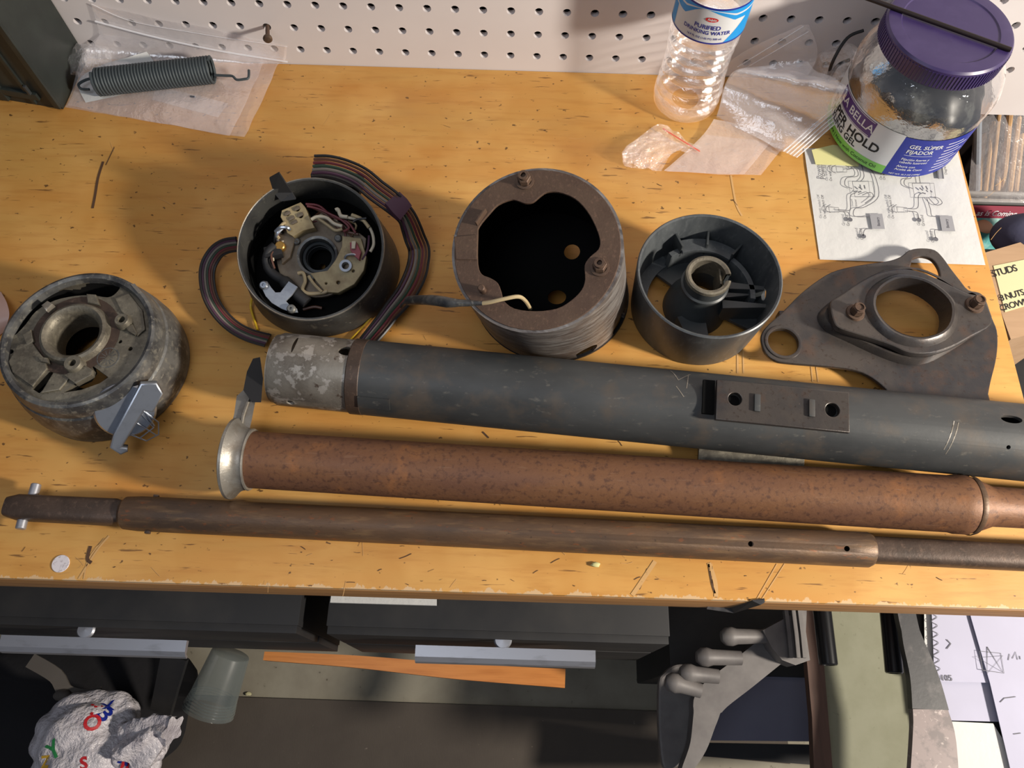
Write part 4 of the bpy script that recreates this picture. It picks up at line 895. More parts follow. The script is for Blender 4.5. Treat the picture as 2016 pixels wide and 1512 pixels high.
def jband(a0, a1, z0_, z1_, m_, nm, o, par=None, n=24):
    g = G(); g.grid([[jl(a0 + (a1 - a0) * k / n, z_, o) for k in range(n + 1)] for z_ in (z0_, z1_)]); return t.part(nm, g, m_, par, smooth=60)
jlab = jband(aL0, ab, .35, 2.25, WHITEL, 'front_label', 0)
jband(aL0, ab, .35, .72, GREENL, 'green_band', .004, jlab)
bl_ = jband(ab, aR, .35, 2.2, NAVYL, 'back_label', 0)
def jtext(body, size, a0, z_, m_, par, bold=.003, al='LEFT'):
    g = G(); g.text(body, size, fn=lambda x, y: jl(a0 + x / JR, z_ + y, .010), bold=bold, align=al); t.part('lettering', g, m_, par, smooth=0)
pur = jband(ab - 1.24, ab - .42, 1.52, 2.2, PURPL, 'name_panel', .005, jlab)
jband(ab - 1.21, ab - .45, 1.55, 1.57, WHITEL, 'panel_line', .008, pur); jband(ab - 1.21, ab - .45, 2.15, 2.17, WHITEL, 'panel_line', .008, pur)
jtext('LA BELLA', .45, ab - 1.19, 1.86, WHITEL, pur, .004)
jtext('SUPER HOLD', .50, ab - 1.42, 1.24, INKB, jlab, .012)
jtext('STYLING GEL', .34, ab - 1.38, .91, INKB, jlab, .006)
jtext('Texture | Now with Coconut Oil', .20, ab - 1.25, .53, INKB, jlab, .001)
jtext('GEL SÚPER\nFIJADOR', .24, ab + .12, 1.72, WHITEL, bl_, .003)
jtext('Fijación fuerte y\ncabello lustroso', .15, ab + .12, 1.16, WHITEL, bl_, .001)
jtext('Ahora con\nAceite de Coco', .15, ab + .12, .80, WHITEL, bl_, .001)
jtext('NET WT. 35.3 OZ (1000g)', .10, ab + .08, .47, WHITEL, bl_, .001)
jband(ab + .12, ab + .52, 1.42, 1.435, WHITEL, 'panel_line', .008, bl_)
for k in range(9):
    jband(ab + .66, ab + .92 + .1 * (k % 2), .55 + k * .17, .60 + k * .17, LILACP, 'fine_print', .006, bl_, 6)
# rod on the lid
p1 = at(1990, 98, LZ1 + .08); p2 = at(1718, 0, LZ1 + .08); p2 = p1 + (p2 - p1) * 1.1
g = G(); g.tube([p2, p1], .075, 12); single('metal_rod', g, BLKROD, 'thin blackened rod lying across the purple jar lid', 'rod', (p1 + p2) / 2)
# dark crumpled bag with odds and ends left of the jar
g = G(); g.blob(at(1648, 150, .9) + Vector((.1, .2, 0)), (.85, .8, 1.1), 4, .45, 1.5, 12)
single('crumpled_clear_bag', g, FILMC, 'crumpled smoky clear bag squeezed between jar and pegboard', 'plastic bag', at(1648, 170, 0), smooth=0)
g = G(); g.tube(catmull([at(1628, 160, .3), aty(1640, 120, -1.0), aty(1668, 75, -.5), aty(1700, 60, -.35)], 6), .06, 8); g.tube(catmull([at(1635, 150, .3), aty(1650, 128, -.9), aty(1672, 118, -.8)], 5), .06, 8)
single('looped_cable', g, RUBBER, 'black cable looped behind the gel jar', 'cable', at(1640, 150, 0))

# folded paper with wiring diagrams
t = Thing('wiring_diagram_sheet', 'creased white paper printed with wiring diagrams under the gel jar', 'paper', at(1750, 410, 0))
g = G(); rows = []
for j in range(15):
    v = j / 14; row = []
    for k in range(19):
        u_ = k / 18; x = (1 - v) * ((1 - u_) * 1583 + u_ * 1884) + v * ((1 - u_) * 1614 + u_ * 1940); y = (1 - v) * 292 + v * ((1 - u_) * 511 + u_ * 522)
        zz = .03 + .035 * abs(noise.noise(Vector((u_ * 4, v * 3, 2)))) + .03 * max(0, 1 - abs(u_ - .52) * 10); row.append(at(x, y, zz))
    rows.append(row)
g.grid(rows); ps = t.part('sheet', g, PAPER, smooth=60)
c7 = crop(2.8, 1560, 0); ZD = .105
def dl(*P, wd=.028, sm_=True):
    pts = [at(*c7(x, y), ZD) for x, y in P]; return catmull(pts, 5) if sm_ else pts, wd
g = G()
for P in ([(250, 1155), (300, 1160), (320, 1150), (320, 1080), (345, 1065), (360, 1050)], [(260, 1165), (305, 1170), (318, 1200)], [(300, 935), (350, 930), (360, 970), (300, 980), (290, 1020), (330, 1040)], [(305, 910), (330, 925), (320, 910)],
          [(380, 905), (395, 970), (375, 1000)], [(395, 905), (450, 960), (475, 1080), (400, 1140), (345, 1150), (340, 1190), (400, 1195), (430, 1188)], [(385, 1075), (430, 1060), (445, 1085), (400, 1120)],
          [(440, 1262), (400, 1265), (390, 1300)], [(635, 1150), (690, 1145), (695, 1080), (715, 1065)], [(640, 1165), (685, 1170), (697, 1205)], [(590, 940), (640, 945), (655, 980), (620, 990), (620, 1020), (665, 1040)],
          [(690, 925), (705, 1010)], [(740, 1090), (760, 1150), (770, 1190), (815, 1195)], [(750, 1090), (790, 1130), (825, 1120), (810, 1095), (780, 1085)], [(825, 1270), (785, 1268), (790, 1310)]):
    p_, wd = dl(*P); g.strip(p_, wd)
for q in ([(330, 1000), (440, 1000), (455, 1085), (345, 1085)], [(660, 1010), (780, 1010), (790, 1090), (675, 1090)], [(240, 918), (298, 922), (300, 948), (245, 950)], [(200, 1140), (255, 1145), (258, 1170), (205, 1170)], [(575, 1140), (632, 1145), (635, 1170), (580, 1170)], [(525, 925), (585, 925), (587, 950), (530, 950)]):
    p_, wd = dl(*(q + [q[0]]), sm_=False); g.strip(p_, .02)
for q in ([(365, 1030), (385, 1045)], [(395, 1020), (400, 1040)], [(360, 1060), (380, 1055)], [(700, 1035), (720, 1050)], [(735, 1025), (745, 1045)], [(715, 1062), (735, 1068)], [(760, 1050), (770, 1060)], [(795, 875), (805, 985)], [(820, 880), (832, 985)]):
    p_, wd = dl(*q, sm_=False); g.strip(p_, .05)
for x, y in ((318, 1210), (392, 1302), (697, 1212), (790, 1318)): p = at(*c7(x, y), ZD); g.disc((p.x, p.y, ZD), .09, seg=12)
for x, y in ((220, 932), (190, 1150), (555, 1150)):
    p_, wd = dl((x + 20, y - 22), (x - 2, y - 10), (x - 4, y + 10), (x + 20, y + 22)); g.strip(p_, .025)
t.part('printed_diagram', g, INKG, ps, smooth=0)
for q in ([(425, 1178), (495, 1178), (510, 1262), (440, 1262)], [(810, 1188), (880, 1190), (898, 1275), (826, 1275)], [(800, 905), (825, 905), (832, 985), (806, 985)]): g = G(); g.poly([at(*c7(*p_), ZD - .003) for p_ in q]); t.part('printed_box', g, MATS.get('print_grey') or mat('print_grey', (150, 150, 154), .8), ps, smooth=0)
def ptext(body, size, x, y, rot=88, gg=None):
    p = at(*c7(x, y), ZD + .003); g = G(); g.text(body, size, Matrix.Translation(p) @ Matrix.Rotation(math.radians(rot), 4, 'Z'), bold=.002, align='CENTER'); t.part('printed_word', g, INKG, ps, smooth=0)
ptext('Power', .27, 166, 945); ptext('On with red', .14, 208, 955); ptext('Ground', .15, 305, 1215); ptext('Battery', .13, 475, 1222); ptext('Ground', .15, 380, 1290)
ptext('On with switch Off', .13, 173, 1140); ptext('On with switch Off', .13, 545, 1140); ptext('Ground', .15, 718, 1215); ptext('Battery', .13, 855, 1232); ptext('Ground', .15, 770, 1305); ptext('On with', .13, 503, 965); ptext('Ground', .10, 350, 1120)
ptext('Diagram', .13, 842, 935)
g = G(); g.grid([[at(1598, 295, .14), at(1640, 285, .13), at(1695, 290, .13)], [at(1606, 324, .12), at(1650, 325, .12), at(1690, 328, .12)]]); single('sticky_note', g, NOTE, 'pale yellow sticky note tucked under the gel jar on the diagram sheet', 'note', at(1640, 310, .1))
# loose paper corner under the sheet
# translucent poly bags between bottle and jar
t = Thing('large_zip_bag', 'large empty clear zip bag with ribbed seal lying between bottle and jar', 'plastic bag', at(1560, 220, 0))
rows = [(at(1410, 232, .2), at(1545, 300, .25)), (at(1418, 200, .7), at(1580, 275, .5)), (at(1430, 165, 1.1), at(1620, 240, .9)), (aty(1450, 140, -1.6), aty(1665, 190, -3.3)), (aty(1500, 130, -1.0), aty(1650, 160, -2.6)), (aty(1590, 122, -.9), aty(1605, 140, -1.6))]
g = G(); sheet(g, rows, 22, 6, .22, .8, 5); t.part('film', g, FILM2, smooth=60)
g = G(); sheet(g, [(a + Vector((.05, .1, -.12)), b + Vector((-.1, .1, -.1))) for a, b in rows[:5]], 18, 5, .25, 1.0, 6); t.part('back_film', g, FILM, smooth=60)
e0, e1 = at(1542, 298, .3), at(1668, 190, 1.0); f0, f1 = at(1568, 310, .3), at(1690, 205, .95)
g = G(); g.grid([[e0, e1], [f0, f1]]); t.part('seal_strip', g, FILM2)
for k in (0, .25, .5, .75, 1): g = G(); g.tube([e0.lerp(f0, k), e0.lerp(e1, .5).lerp(f0.lerp(f1, .5), k) + Vector((0, 0, .05)), e1.lerp(f1, k)], .022, 6); t.part('zip_ridge', g, FILMS)
t = Thing('upright_poly_bag', 'thin clear poly bag leaning on the pegboard right of the bottle', 'plastic bag', aty(1520, 140, -.3))
rows = [(aty(1425, 150, -.4), aty(1590, 150, -1.2)), (aty(1440, 120, -.25), aty(1606, 120, -.6)), (aty(1500, 85, -.15), aty(1607, 90, -.3)), (aty(1575, 50, -.10), aty(1592, 50, -.10))]
g = G(); sheet(g, rows, 18, 6, .12, .8, 9); t.part('film', g, FILM, smooth=60)
for a_, b_ in (((1458, 140), (1592, 62)), ((1452, 132), (1582, 52))): g = G(); g.tube([aty(*a_, -.35), aty(*b_, -.2)], .018, 6); t.part('zip_ridge', g, FILMS)
t = Thing('flat_poly_bag', 'empty flat poly bag lying on the bench in front of the bottle', 'plastic bag', at(1400, 300, 0))
rows = [(at(1307, 338, .02), at(1465, 346, .02)), (at(1345, 305, .06), at(1490, 315, .05)), (at(1385, 265, .12), at(1515, 285, .1)), (at(1405, 236, .2), at(1525, 262, .2))]
g = G(); sheet(g, rows, 16, 5, .12, .8, 14, .02); t.part('film', g, mat('poly_bag_film_warm', (232, 214, 204), .25, trans=(.34, .7), bump=((.5, .5, .5), .8, .25), spec=.7), smooth=60)
g = G(); sheet(g, [(a + Vector((.1, 0, -.01)), b + Vector((.6, .02, 0))) for a, b in rows[:3]], 12, 5, .08, .8, 15, .01); t.part('back_film', g, FILM, smooth=60)
t = Thing('small_zip_bag', 'small crinkled zip bag with a red stripe, left of the flat poly bag', 'plastic bag', at(1280, 300, 0))
rows = [(at(1228, 328, .1), at(1300, 338, .12)), (at(1225, 305, .35), at(1320, 312, .3)), (at(1250, 275, .35), at(1345, 298, .3)), (at(1285, 256, .15), at(1368, 297, .12)), (at(1303, 247, .1), at(1382, 296, .1))]
g = G(); sheet(g, rows, 8, 2, .36, 2.2, 21); t.part('film', g, FILMC, smooth=0)
g = G(); sheet(g, [(a + Vector((.05, .03, -.08)), b + Vector((-.1, 0, -.06))) for a, b in rows[:4]], 7, 2, .3, 2.4, 22); t.part('back_film', g, FILMC, smooth=0)
g = G(); g.strip([at(1305, 253, .24), at(1340, 275, .26), at(1378, 298, .2)], .06); t.part('red_stripe', g, mat('red_stripe', (214, 96, 76), .5))
g = G(); sheet(g, [(at(-40, 690, .05), at(6, 655, .05)), (at(-45, 640, .5), at(18, 625, .35)), (at(-45, 600, .5), at(14, 598, .3)), (at(-40, 565, .05), at(2, 575, .05))], 10, 5, .05, 1, 4); single('pink_film_scrap', g, mat('pale_pink_film', (206, 172, 160), .4), 'pale pink scrap at the left picture edge beside the lock housing', 'scrap', at(-20, 640, 0), smooth=60)
# white dot sticker
g = G(); p = at(120, 1110, 0); g.cyl(.25, 0, .03, 28, Matrix.Translation(p), .008); single('round_sticker', g, STKR, 'small round white sticker near the front left of the bench', 'sticker', p)
g = G(); p = at(1172, 1112, 0); g.blob((p.x, p.y, .05), (.14, .08, .06), 2, .3, 2, 1); single('wood_crumb', g, NOTE, 'tiny pale crumb in front of the steering shaft', 'crumb', p)
g = G(); bar(g, [aty(1392, 1196, BY - .03), aty(1440, 1200, BY - .05), at(1490, 1186, .03), at(1505, 1182, .03)], [.1, .3, .28, .12], .03, Vector((0, -.7, .7)))
single('tape_scrap', g, TAPEB, 'torn scrap of dark tape stuck over the bench front edge', 'tape', at(1450, 1196, 0))

# ================================================================== RIGHT OF THE BENCH
t = Thing('stick_bundle', 'bundle of thin wooden sticks in a clear sleeve standing right of the bench', 'stick bundle', at(1960, 390, -6))
for k in range(11):
    a_ = at(1925 + k * 12, 400 + rnd.uniform(-8, 8), -6); b_ = at(1945 + k * 12 + rnd.uniform(-6, 6), 185 + rnd.uniform(-14, 30), -1.5 + rnd.uniform(-.5, .5)); g = G(); g.tube([a_, b_], rnd.uniform(.08, .14), 8); t.part('stick', g, STICK)
g = G(); g.tube([at(1922, 385, -5.6), at(1925, 230, -1.6)], .16, 10); t.part('grey_tube', g, SILV)
g = G(); g.grid([[at(1905, 395, -5.3), at(1960, 398, -5.0), at(2060, 400, -5.2)], [at(1915, 280, -3), at(1975, 275, -2.6), at(2070, 280, -3)], [at(1945, 150, -.6), at(1990, 145, -.4), at(2080, 150, -.6)]]); t.part('sleeve_film', g, FILM, smooth=60)
def q3(P, z): return [at(x, y, z) for x, y in P]
t = Thing('tin_box', 'open metal-rimmed box with maroon band and teal picture right of the bench', 'tin', at(1970, 430, -9))
P = [(1905, 385), (2080, 385), (2090, 300), (1900, 300)]
top = q3([(1908, 396), (2085, 400), (2085, 340), (1908, 340)], -5.5)
g = G(); hexa(g, top, [p + Vector((0, -.25, -4)) for p in top]); t.part('box_body', g, BLACKPL, smooth=20)
for yy in (380, 396): g = G(); g.tube([at(1905, yy, -5.3), at(2090, yy + 5, -5.3)], .13, 8); t.part('rim', g, TIN)
f0, f1 = at(1908, 404, -5.4), at(2090, 408, -5.4); dn = at(1930, 490, -7.2) - at(1914, 404, -5.4)
g = G(); g.grid([[f0, f1], [f0 + dn * .28, f1 + dn * .28]]); pf = t.part('printed_band', g, MAROON)
g = G(); g.grid([[f0 + dn * .28, f1 + dn * .28], [f0 + dn, f1 + dn]]); t.part('printed_picture', g, TEAL)
fx = (f1 - f0).normalized(); fz = fx.cross(-dn.normalized()) ; fz = fz if fz.y < 0 or fz.z > 0 else -fz
TMx = frame(at(1962, 420, -5.55) + fz * .05, fz, fx)
g = G(); g.text('as Is Coming.', .34, TMx, shear=.25, bold=.003); t.part('lettering', g, WHITEL, pf, smooth=0)
g = G(); g.blob(tuple(at(1938, 445, -6.0) + fz * .05), (.38, .38, .1), 2); t.part('picture_face', g, mat('print_tan', (150, 110, 84), .6))
g = G(); g.blob(at(2040, 462, -4.3), (1.7, 1.2, .9), 4, .3, .8, 2); single('navy_cloth', g, NAVYC, 'bunched navy cloth behind the labelled cardboard box', 'cloth', at(2040, 462, -5.2))
t = Thing('cardboard_box', 'cardboard box with hand-lettered masking tape, right of the bench', 'box', at(2000, 600, -9))
top = q3([(1990, 668), (2120, 632), (2060, 462), (1930, 500)], -4.0)
g = G(); hexa(g, top, [p + Vector((0, 0, -5)) for p in top]); t.part('box_body', g, CARD, smooth=20)
g = G(); hexa(g, [p + Vector((0, 0, .03)) for p in q3([(1978, 615), (2110, 575), (2075, 500), (1955, 524)], -4)], q3([(1978, 615), (2110, 575), (2075, 500), (1955, 524)], -4)); tp_ = t.part('tape_label', g, TAPE, smooth=0)
ex = (top[1] - top[0]).normalized()
g = G()
for b_, x, y, sz in (('STUDS', 1977, 534, .55), ('8 NUTS &', 1998, 580, .48), ('CROWN', 1997, 600, .48)):
    g.text(b_, sz * .78, frame(at(x, y, -3.955), (0, 0, 1), ex), bold=.004, shear=.2, sp=.85)
t.part('hand_lettering', g, INKB, tp_, smooth=0)
g = G(); g.box((31.4, -9, -23.5), (11.6, 10, 19), bev=.3); single('black_crate', g, DARKCAB, 'dark crate under the cardboard box right of the bench', 'crate', (31.4, -9, -FLOOR))

# ================================================================== BELOW THE BENCH
g = G(); m0 = at(455, 1372, -FLOOR); m1 = at(1400, 1404, -FLOOR); dx = (m1 - m0); a_ = m0 - dx * 1.2; b_ = m1 + dx * .15
hexa(g, [Vector((p.x, p.y, -FLOOR + .35)) for p in (a_, b_, b_ + Vector((0, -30, 0)), a_ + Vector((0, -30, 0)))], [Vector((p.x, p.y, -FLOOR)) for p in (a_, b_, b_ + Vector((0, -30, 0)), a_ + Vector((0, -30, 0)))])
single('floor_mat', g, MATR, 'dark grey ribbed rubber mat on the concrete floor in front of the bench', 'mat', (m0.x, m0.y, -FLOOR), smooth=0)
def cabinet(x0p, x1p, yp, hx0, hx1, hy, kx, lab, zt=-9.5):
    pa, pb = at(x0p, yp, zt), at(x1p, yp + (x1p - x0p) * .03, zt); yf = (pa.y + pb.y) / 2
    t = Thing('drawer_cabinet', lab, 'cabinet', ((pa.x + pb.x) / 2, yf + 6, -FLOOR), 'black drawer cabinets under the bench')
    cx = (pa.x + pb.x) / 2; wd = pb.x - pa.x
    g = G(); g.box((cx, yf + 6.1, zt - 4.2), (wd, 11.6, 8.4), bev=.05); t.part('cabinet_body', g, DARKCAB)
    g = G(); g.box((cx, yf + 10.5, (zt - 8.4 - FLOOR) / 2), (wd - 2, 2.5, FLOOR + zt - 8.4), bev=.05); t.part('plinth', g, DARKCAB)
    for k in range(2):
        g = G(); g.box((cx, yf + .2, zt - 1.95 - k * 4.3), (wd - .1, .4, 3.8 if k == 0 else 4.3), bev=.04); d = t.part('drawer', g, DARKCAB)
        if k == 0:
            h0, h1 = at(hx0, hy, zt - .3), at(hx1, hy + (hx1 - hx0) * .115, zt - .3); hcx = (h0.x + h1.x) / 2; hw_ = h1.x - h0.x; hyy = (h0.y + h1.y) / 2
            g = G(); M = Matrix.Translation((hcx, hyy - .25, zt - .3)) @ Matrix.Rotation(math.atan2(h1.y - h0.y, hw_) * .0, 4, 'Z')
            g.rings([[(x_, .28, -.1), (x_, .28, .12), (x_, -.15, .10), (x_, -.33, -.05), (x_, -.38, -.25), (x_, -.3, -.25), (x_, -.22, -.1)] for x_ in (-hw_ / 2, hw_ / 2)], (True, True), M=M); t.part('pull_handle', g, ALU, d, label='long aluminium pull handle')
            p = at(kx, hy + 4, zt + .1); g = G(); g.lathe([(.33, -.2), (.36, -.1), (.3, -.02), (0, .0)], 24, Matrix.Translation((p.x, hyy + .32, zt - .15))); t.part('lock_button', g, ALU, d)
    return t, yf
cabinet(-140, 585, 1225, 10, 367, 1237, 160, 'black drawer cabinet with long aluminium handle under the left of the bench')
cabinet(640, 1320, 1248, 820, 1172, 1257, 990, 'black drawer cabinet under the middle of the bench, handle above the varnished strip')
g = G(); hexa(g, q3([(650, 1186), (860, 1192), (860, 1150), (655, 1150)], -9.1), q3([(650, 1187), (860, 1193), (860, 1151), (655, 1151)], -9.3)); single('white_envelope', g, PAPER, 'white paper edge showing on the middle cabinet just under the bench', 'paper', at(750, 1180, -9.4), smooth=0)
g = G(); up3 = catmull([at(522, 1292, -20), at(700, 1303, -20), at(900, 1322, -20), at(1112, 1336, -20)], 8)
bar(g, up3, [.42 + .5 * k / (len(up3) - 1) for k in range(len(up3))], .5); single('varnished_strip', g, ORANGE, 'long varnished orange wood strip jutting below the middle cabinet handle', 'wood strip', at(800, 1310, -20), smooth=20)
# smoked cup on its side
a_, b_ = at(455, 1285, -27), at(410, 1400, -28); CMx, CL = axisM(a_, b_)
t = Thing('smoked_plastic_cup', 'grey translucent plastic cup lying on the floor under the left cabinet', 'cup', (a_ + b_) / 2)
g = G(); g.lathe([(0, .05), (1.1, .05), (1.15, .1), (1.5, CL), (1.56, CL + .03)], 36, CMx); t.part('cup_wall', g, CUPG, smooth=60)
g = G()
for k in range(5): g.lathe([(1.38 + .03 * k, CL - .9 + .16 * k), (1.43 + .03 * k, CL - .86 + .16 * k), (1.39 + .03 * k, CL - .8 + .16 * k)], 36, CMx)
t.part('cup_ridges', g, CUPG, smooth=60, kind='stuff')
# black fabric heap, left
g = G(); g.blob(at(140, 1390, -31), (8.0, 4.2, 2.6), 4, .35, .9, 31); single('black_fabric_heap', g, mat('black_fabric', (28, 27, 30), .95, bump=((1, 1, 1), .5, .15)), 'heap of black fabric on the floor under the left cabinet', 'fabric', at(140, 1400, -FLOOR))
g = G(); bar(g, catmull([at(60, 1300, -25), at(110, 1330, -25.2), at(130, 1362, -25.6), at(170, 1372, -26), at(200, 1366, -26)], 4), .8, .12); single('grey_strap', g, STRAPG, 'grey curled strap behind the white printed bag', 'strap', at(120, 1340, -26))
g = G(); g.blob(at(122, 1368, -25.5), (.5, .35, .3), 2, .2, 1, 3); single('pale_pebble', g, STRAPG, 'small pale lump left of the curled strap', 'lump', at(122, 1368, -26))
g = G(); bar(g, [at(345, 1290, -25), at(330, 1350, -26), at(318, 1400, -27)], [1.6, 1.4, 1.3], .3); single('upright_board', g, DARKCAB, 'dark upright board left of the smoked cup', 'board', at(330, 1350, -27))
g = G(); p = at(490, 1366, -FLOOR + .05); g.blob((p.x, p.y, p.z + .1), (.22, .12, .1), 2, .5, 2, 5); single('wood_chip', g, TAPE, 'small pale wood chip at the edge of the mat', 'chip', p)
# white printed bag
from mathutils.bvhtree import BVHTree
bagc = at(175, 1462, -24)
t = Thing('printed_plastic_bag', 'crumpled white plastic bag printed with red, blue and green letters on the floor', 'plastic bag', at(190, 1470, -28))
def crumple(c, d, amp, sc, seed, sub=5):
    bm = bmesh.new(); bmesh.ops.create_icosphere(bm, subdivisions=sub, radius=1)
    for v in bm.verts:
        q = v.co * sc + Vector((seed, seed * 2, 0)); k = 1 + amp * (abs(noise.noise(q)) * 1.6 - .3) + amp * .5 * abs(noise.noise(q * 2.3)); 
        v.co = Vector((c[0] + v.co.x * d[0] * k, c[1] + v.co.y * d[1] * k, c[2] + v.co.z * d[2] * k))
    return bm
trees = []
M1 = [(at(176, 1470, -25), (2.9, 2.9, 2.2), .26, .9, 3), (at(268, 1485, -24.2), (1.5, 1.3, 1.2), .34, 1.2, 8)]
for i, (c, d, am, sc_, sd_) in enumerate(M1):
    bm = crumple(c, d, am, sc_, sd_); trees.append(BVHTree.FromBMesh(bm)); g = G(); g.bm(bm)
    if i == 1:
        # twisted neck of the bag
        P = [at(270, 1470, -23.6), at(300, 1445, -23), at(318, 1432, -22.8), at(340, 1438, -22.6)]; 
        Q = catmull(P, 8); rr = []
        for k_, q in enumerate(Q):
            u_ = k_ / (len(Q) - 1); r0 = .95 * (1 - u_) ** 1.2 + .38 + .35 * max(0, u_ - .7) * 3
            tt = (Q[min(k_ + 1, len(Q) - 1)] - Q[max(k_ - 1, 0)]).normalized(); a1 = tt.cross(Vector((0, 0, 1))).normalized(); a2 = a1.cross(tt)
            rr.append([q + (a1 * math.cos(2 * math.pi * j / 28) + a2 * math.sin(2 * math.pi * j / 28)) * r0 * (1 + .22 * math.sin(5 * 2 * math.pi * j / 28 + u_ * 2) + .12 * noise.noise(Vector((j, k_ * .5, 0)))) for j in range(28)])
        g.rings(rr, (True, True))
    t.part('bag_body' if i == 0 else 'knotted_handles', g, BAGW, smooth=50)
def decal(body, px, py, size, rot, m_, gg=None):
    g = G(); d0 = ray(px, py).normalized(); hit = None
    for tr in trees:
        h = tr.ray_cast(CP, d0)
        if h[0] and (hit is None or h[3] < hit[3]): hit = h
    if not hit: return
    Mt = frame(hit[0], hit[1], (math.cos(rot), math.sin(rot), 0))
    def fn(x, y):
        p = Mt @ Vector((x, y, 1.0)); n_ = -hit[1]; best = None
        for tr in trees:
            h = tr.ray_cast(p, n_)
            if h[0] and (best is None or h[3] < best[3]): best = h
        return (best[0] - n_ * .03) if best and best[3] < 2.2 else Mt @ Vector((x, y, .03))
    g.text(body, size, fn=fn, bold=.03); t.part('printed_letter', g, m_, smooth=0)
for b_, px, py, sz, ro_, m_ in (('T', 185, 1397, 1.0, .0, REDL), ('O', 182, 1424, 1.1, .4, REDL), ('B', 205, 1405, 1.2, -.6, NAVYL), ('X', 212, 1392, .8, .6, NAVYL), ('Y', 107, 1478, 1.2, .6, GREENP), ('Z', 92, 1500, .8, .2, YELLP), ('R', 257, 1462, .8, .5, REDL), ('K', 270, 1475, .8, .4, GREENP), ('R', 250, 1505, 1.1, -.3, REDL), ('M', 245, 1495, .8, -.3, NAVYL), ('S', 165, 1504, .8, .3, REDL)):
    decal(b_, px, py, sz, ro_, m_)

# right-hand clutter under the bench
c6 = crop(2.47, 1200, 1170)
def k6(P, z): return [at(*c6(x, y), z) for x, y in P]
def slab(g, P, z, th): hexa(g, k6(P, z), [p + Vector((0, 0, -th)) for p in k6(P, z)]); return g
g = G(); slab(g, [(990, -60), (1540, -60), (1700, 1000), (1100, 1000)], -16, .25); single('hardboard_sheet', g, HARDB, 'green-grey hardboard sheet standing under the right end of the bench', 'board', k6([(1300, 600)], -16.3)[0], smooth=0)
g = G(); slab(g, [(925, -60), (1010, -60), (1085, 850), (1090, 1000), (1000, 1000), (985, 600)], -15.4, .5); single('brown_board', g, BROWN, 'dark brown worn board along the left edge of the hardboard sheet', 'board', k6([(1000, 500)], -16)[0], smooth=0)
for (x0, y0, x1, y1, r_, lab) in ((1020, -40, 1065, 345, .40, 'left of two black round tube ends above the hardboard sheet'), (1345, -40, 1385, 385, .38, 'right of two black round tube ends, beside the taped bar')):
    a_, b_ = k6([(x0, y0), (x1, y1)], -13.5); Mx, Ln = axisM(a_, b_); g = G()
    g.lathe([(r_ - .08, 0), (r_, 0), (r_, Ln - .05), (r_ - .04, Ln), (r_ - .12, Ln), (r_ - .12, .3)], 28, Mx, closed=True); single('black_tube', g, mat('gloss_black_tube', (22, 22, 24), .25) if 'gloss_black_tube' not in MATS else MATS['gloss_black_tube'], lab, 'tube', (a_ + b_) / 2, 'black tubes under the bench')
g = G(); P = k6([(1410, -40), (1440, 120), (1470, 240), (1520, 400), (1550, 560), (1570, 700), (1570, 1000)], -12.5)
Q = catmull(P, 4); W = [.8 + 1.3 * max(0, (k - 6) / 18) for k in range(25)]
t = Thing('taped_bar', 'worn bar wrapped in black tape with pale bare lower end', 'bar', P[3])
bar(g, Q[:17], W[:17], .4); t.part('tape_wrap', g, TAPEB, smooth=25)
g = G(); bar(g, Q[16:], [w_ - .05 for w_ in W[16:]], .36); t.part('bare_lower_end', g, mat('bare_grey_bar', (128, 114, 112), .45, layers=[((1.5, 1.5, 1.5), .5, .62, (84, 76, 76), .7), ((4, 4, 4), .6, .68, (206, 192, 186), .5)]), smooth=25)
g = G(); slab(g, [(1440, -60), (2300, -60), (2300, 1000), (1640, 1000)], -15.2, .5); single('dark_folder', g, DARKCAB, 'dark folder under the loose white papers at lower right', 'folder', k6([(1900, 500)], -15.7)[0], smooth=0)
t = Thing('handwritten_sheet', 'large loose white sheet with a drawn boxed star at lower right edge', 'paper', k6([(1950, 400)], -14.6)[0])
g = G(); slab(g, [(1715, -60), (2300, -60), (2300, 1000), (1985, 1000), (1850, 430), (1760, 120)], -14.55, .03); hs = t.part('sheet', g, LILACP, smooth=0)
g = G(); pc_ = k6([(1858, 325)], -14.52)[0]
for k in range(2):
    st = [pc_ + Vector((.62 * math.cos(math.pi / 2 + 4 * math.pi * j / 5 + .1), .62 * math.sin(math.pi / 2 + 4 * math.pi * j / 5 + .1), 0)) for j in range(6)]
g.strip(st, .035); sq_ = [pc_ + Vector((x, y, 0)) for x, y in ((-.5, -.4), (.45, -.5), (.5, .35), (-.45, .42), (-.5, -.4))]; g.strip(sq_, .03)
for P in ([(1940, 320), (1945, 290), (1960, 312), (1975, 280), (1985, 318)], [(1995, 300), (1998, 316)], [(1900, 525), (1920, 505), (1975, 498)], [(1965, 680), (2000, 675)]): g.strip(k6(P, -14.52), .035)
t.part('pen_marks', g, INKG, hs, smooth=0)
t = Thing('torn_notebook_page', 'white page torn from a spiral notebook, left of the handwritten sheet', 'paper', k6([(1650, 250)], -14.8)[0])
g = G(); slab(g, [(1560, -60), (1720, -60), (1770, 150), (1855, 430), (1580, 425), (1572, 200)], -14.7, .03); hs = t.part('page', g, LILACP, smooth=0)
g = G()
edge = []
for k in range(60): edge.append(k6([(1578 + 14 * math.sin(k * .75) + k * .3, 100 + k * 5)], -14.66)[0])
g.strip(edge, .03); g.strip(k6([(1640, 220), (1660, 240), (1640, 265)], -14.66), .05); g.strip(k6([(1612, 395), (1614, 415)], -14.66), .03); g.text('105', .35, frame(k6([(1640, 408)], -14.66)[0], (0, 0, 1), (1, 0, 0)), bold=.004); t.part('pen_marks', g, INKG, hs, smooth=0)
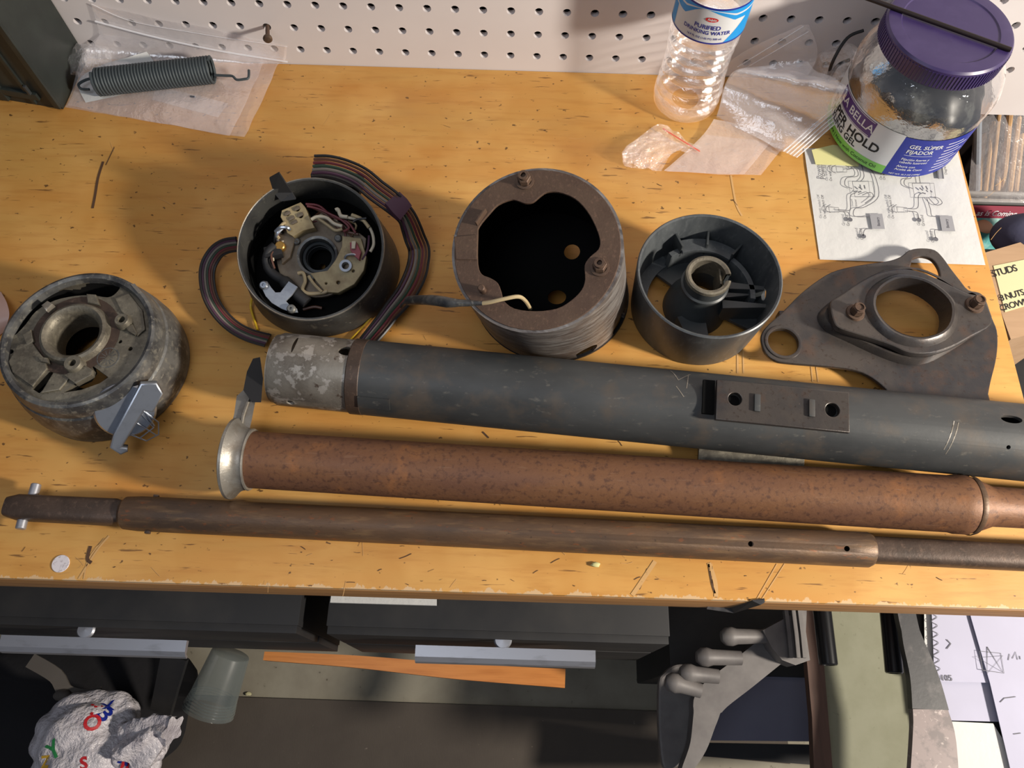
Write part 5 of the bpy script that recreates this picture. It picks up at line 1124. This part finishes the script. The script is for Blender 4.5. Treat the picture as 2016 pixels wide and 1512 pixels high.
g = G(); slab(g, [(1528, -60), (1565, -60), (1575, 410), (1535, 415)], -14.9, .03); single('page_strip', g, PAPER, 'narrow white paper edge left of the torn notebook page', 'paper', k6([(1550, 200)], -15)[0], smooth=0)
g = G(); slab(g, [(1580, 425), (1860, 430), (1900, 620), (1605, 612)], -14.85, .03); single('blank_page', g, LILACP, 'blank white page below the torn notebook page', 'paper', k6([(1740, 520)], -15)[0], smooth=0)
g = G(); slab(g, [(1655, 618), (1865, 628), (1910, 700), (1985, 1000), (1710, 1000)], -14.75, .03); single('stained_page', g, PAPER, 'stained white page at the bottom edge beside the taped bar', 'paper', k6([(1780, 760)], -15)[0], smooth=0)
# grey casting with pegs
t = Thing('grey_pegged_casting', 'grey cast arm with paddle-shaped foot and round pegs under the bench', 'casting', k6([(450, 600)], -21)[0])
P = k6([(240, 430), (262, 385), (310, 345), (370, 342), (430, 400), (450, 470), (440, 560), (410, 690), (385, 790), (340, 835), (285, 850), (255, 820), (238, 640)], -17.5)
pl = [(p.x, p.y) for p in catmull(P, 3, True)]
g = G(); g.plate(pl, [], -18.0, -17.5, .12); t.part('paddle_foot', g, CASTG)
g = G(); P = k6([(360, 860), (420, 740), (455, 600), (485, 510), (640, 385), (790, 265)], -16.6); bar(g, catmull(P, 5), [.4 + 1.0 * min(1, k / 14) for k in range(26)], .9); t.part('bent_arm', g, CASTG, smooth=25)
for (x0, y0, x1, y1) in ((580, 205, 760, 205), (460, 305, 640, 310), (380, 385, 530, 400), (310, 430, 445, 470)):
    a_, b_ = k6([(x0, y0), (x1, y1)], -15.6); Mx, Ln = axisM(a_, b_); g = G(); g.lathe([(0, -.42), (.25, -.36), (.42, -.15), (.44, .15), (.36, .4), (.32, Ln)], 20, Mx); t.part('peg', g, CASTG)
g = G(); P = k6([(745, 175), (960, 60), (955, 180), (975, 320), (905, 345), (840, 320), (790, 260)], -15.2); hexa(g, P, [p + Vector((0, 0, -1.2)) for p in P]); t.part('clamp_head', g, CASTG, smooth=20)
for xx in (870, 905, 935): g = G(); bar(g, k6([(xx - 15, 80), (xx, 200), (xx + 10, 310)], -15.1), .18, .3); t.part('head_rib', g, CASTG)
g = G(); slab(g, [(500, 540), (800, 290), (995, 260), (998, 716), (430, 710)], -22, .3); single('lilac_grey_panel', g, LILAC, 'flat grey-lilac panel behind the pegged casting', 'panel', k6([(700, 600)], -22.3)[0], smooth=0)
g = G(); slab(g, [(430, 722), (1000, 732), (1010, 832), (420, 785)], -23, 1.0); single('black_ledge', g, DARKCAB, 'black ledge along the bottom of the grey-lilac panel', 'ledge', k6([(700, 760)], -24)[0], smooth=0)
g = G(); slab(g, [(400, 785), (1030, 838), (1040, 1000), (380, 1000)], -24.2, .3); single('speckled_paper', g, CONC, 'speckled pale sheet at the bottom edge below the black ledge', 'paper', k6([(700, 850)], -24.5)[0], smooth=0)
g = G(); a_ = at(1318, 1255, -22); g.box((a_.x + 3.6, -15.0, -27.5), (7.4, 11.0, 11.5), bev=.15); single('added_black_block', g, DARKCAB, 'black block added to darken the gap under the bench behind the pegged casting', 'tub', (a_.x + 3.6, -15.0, -FLOOR))  # added black block, stands in for the deep shade over the floor here
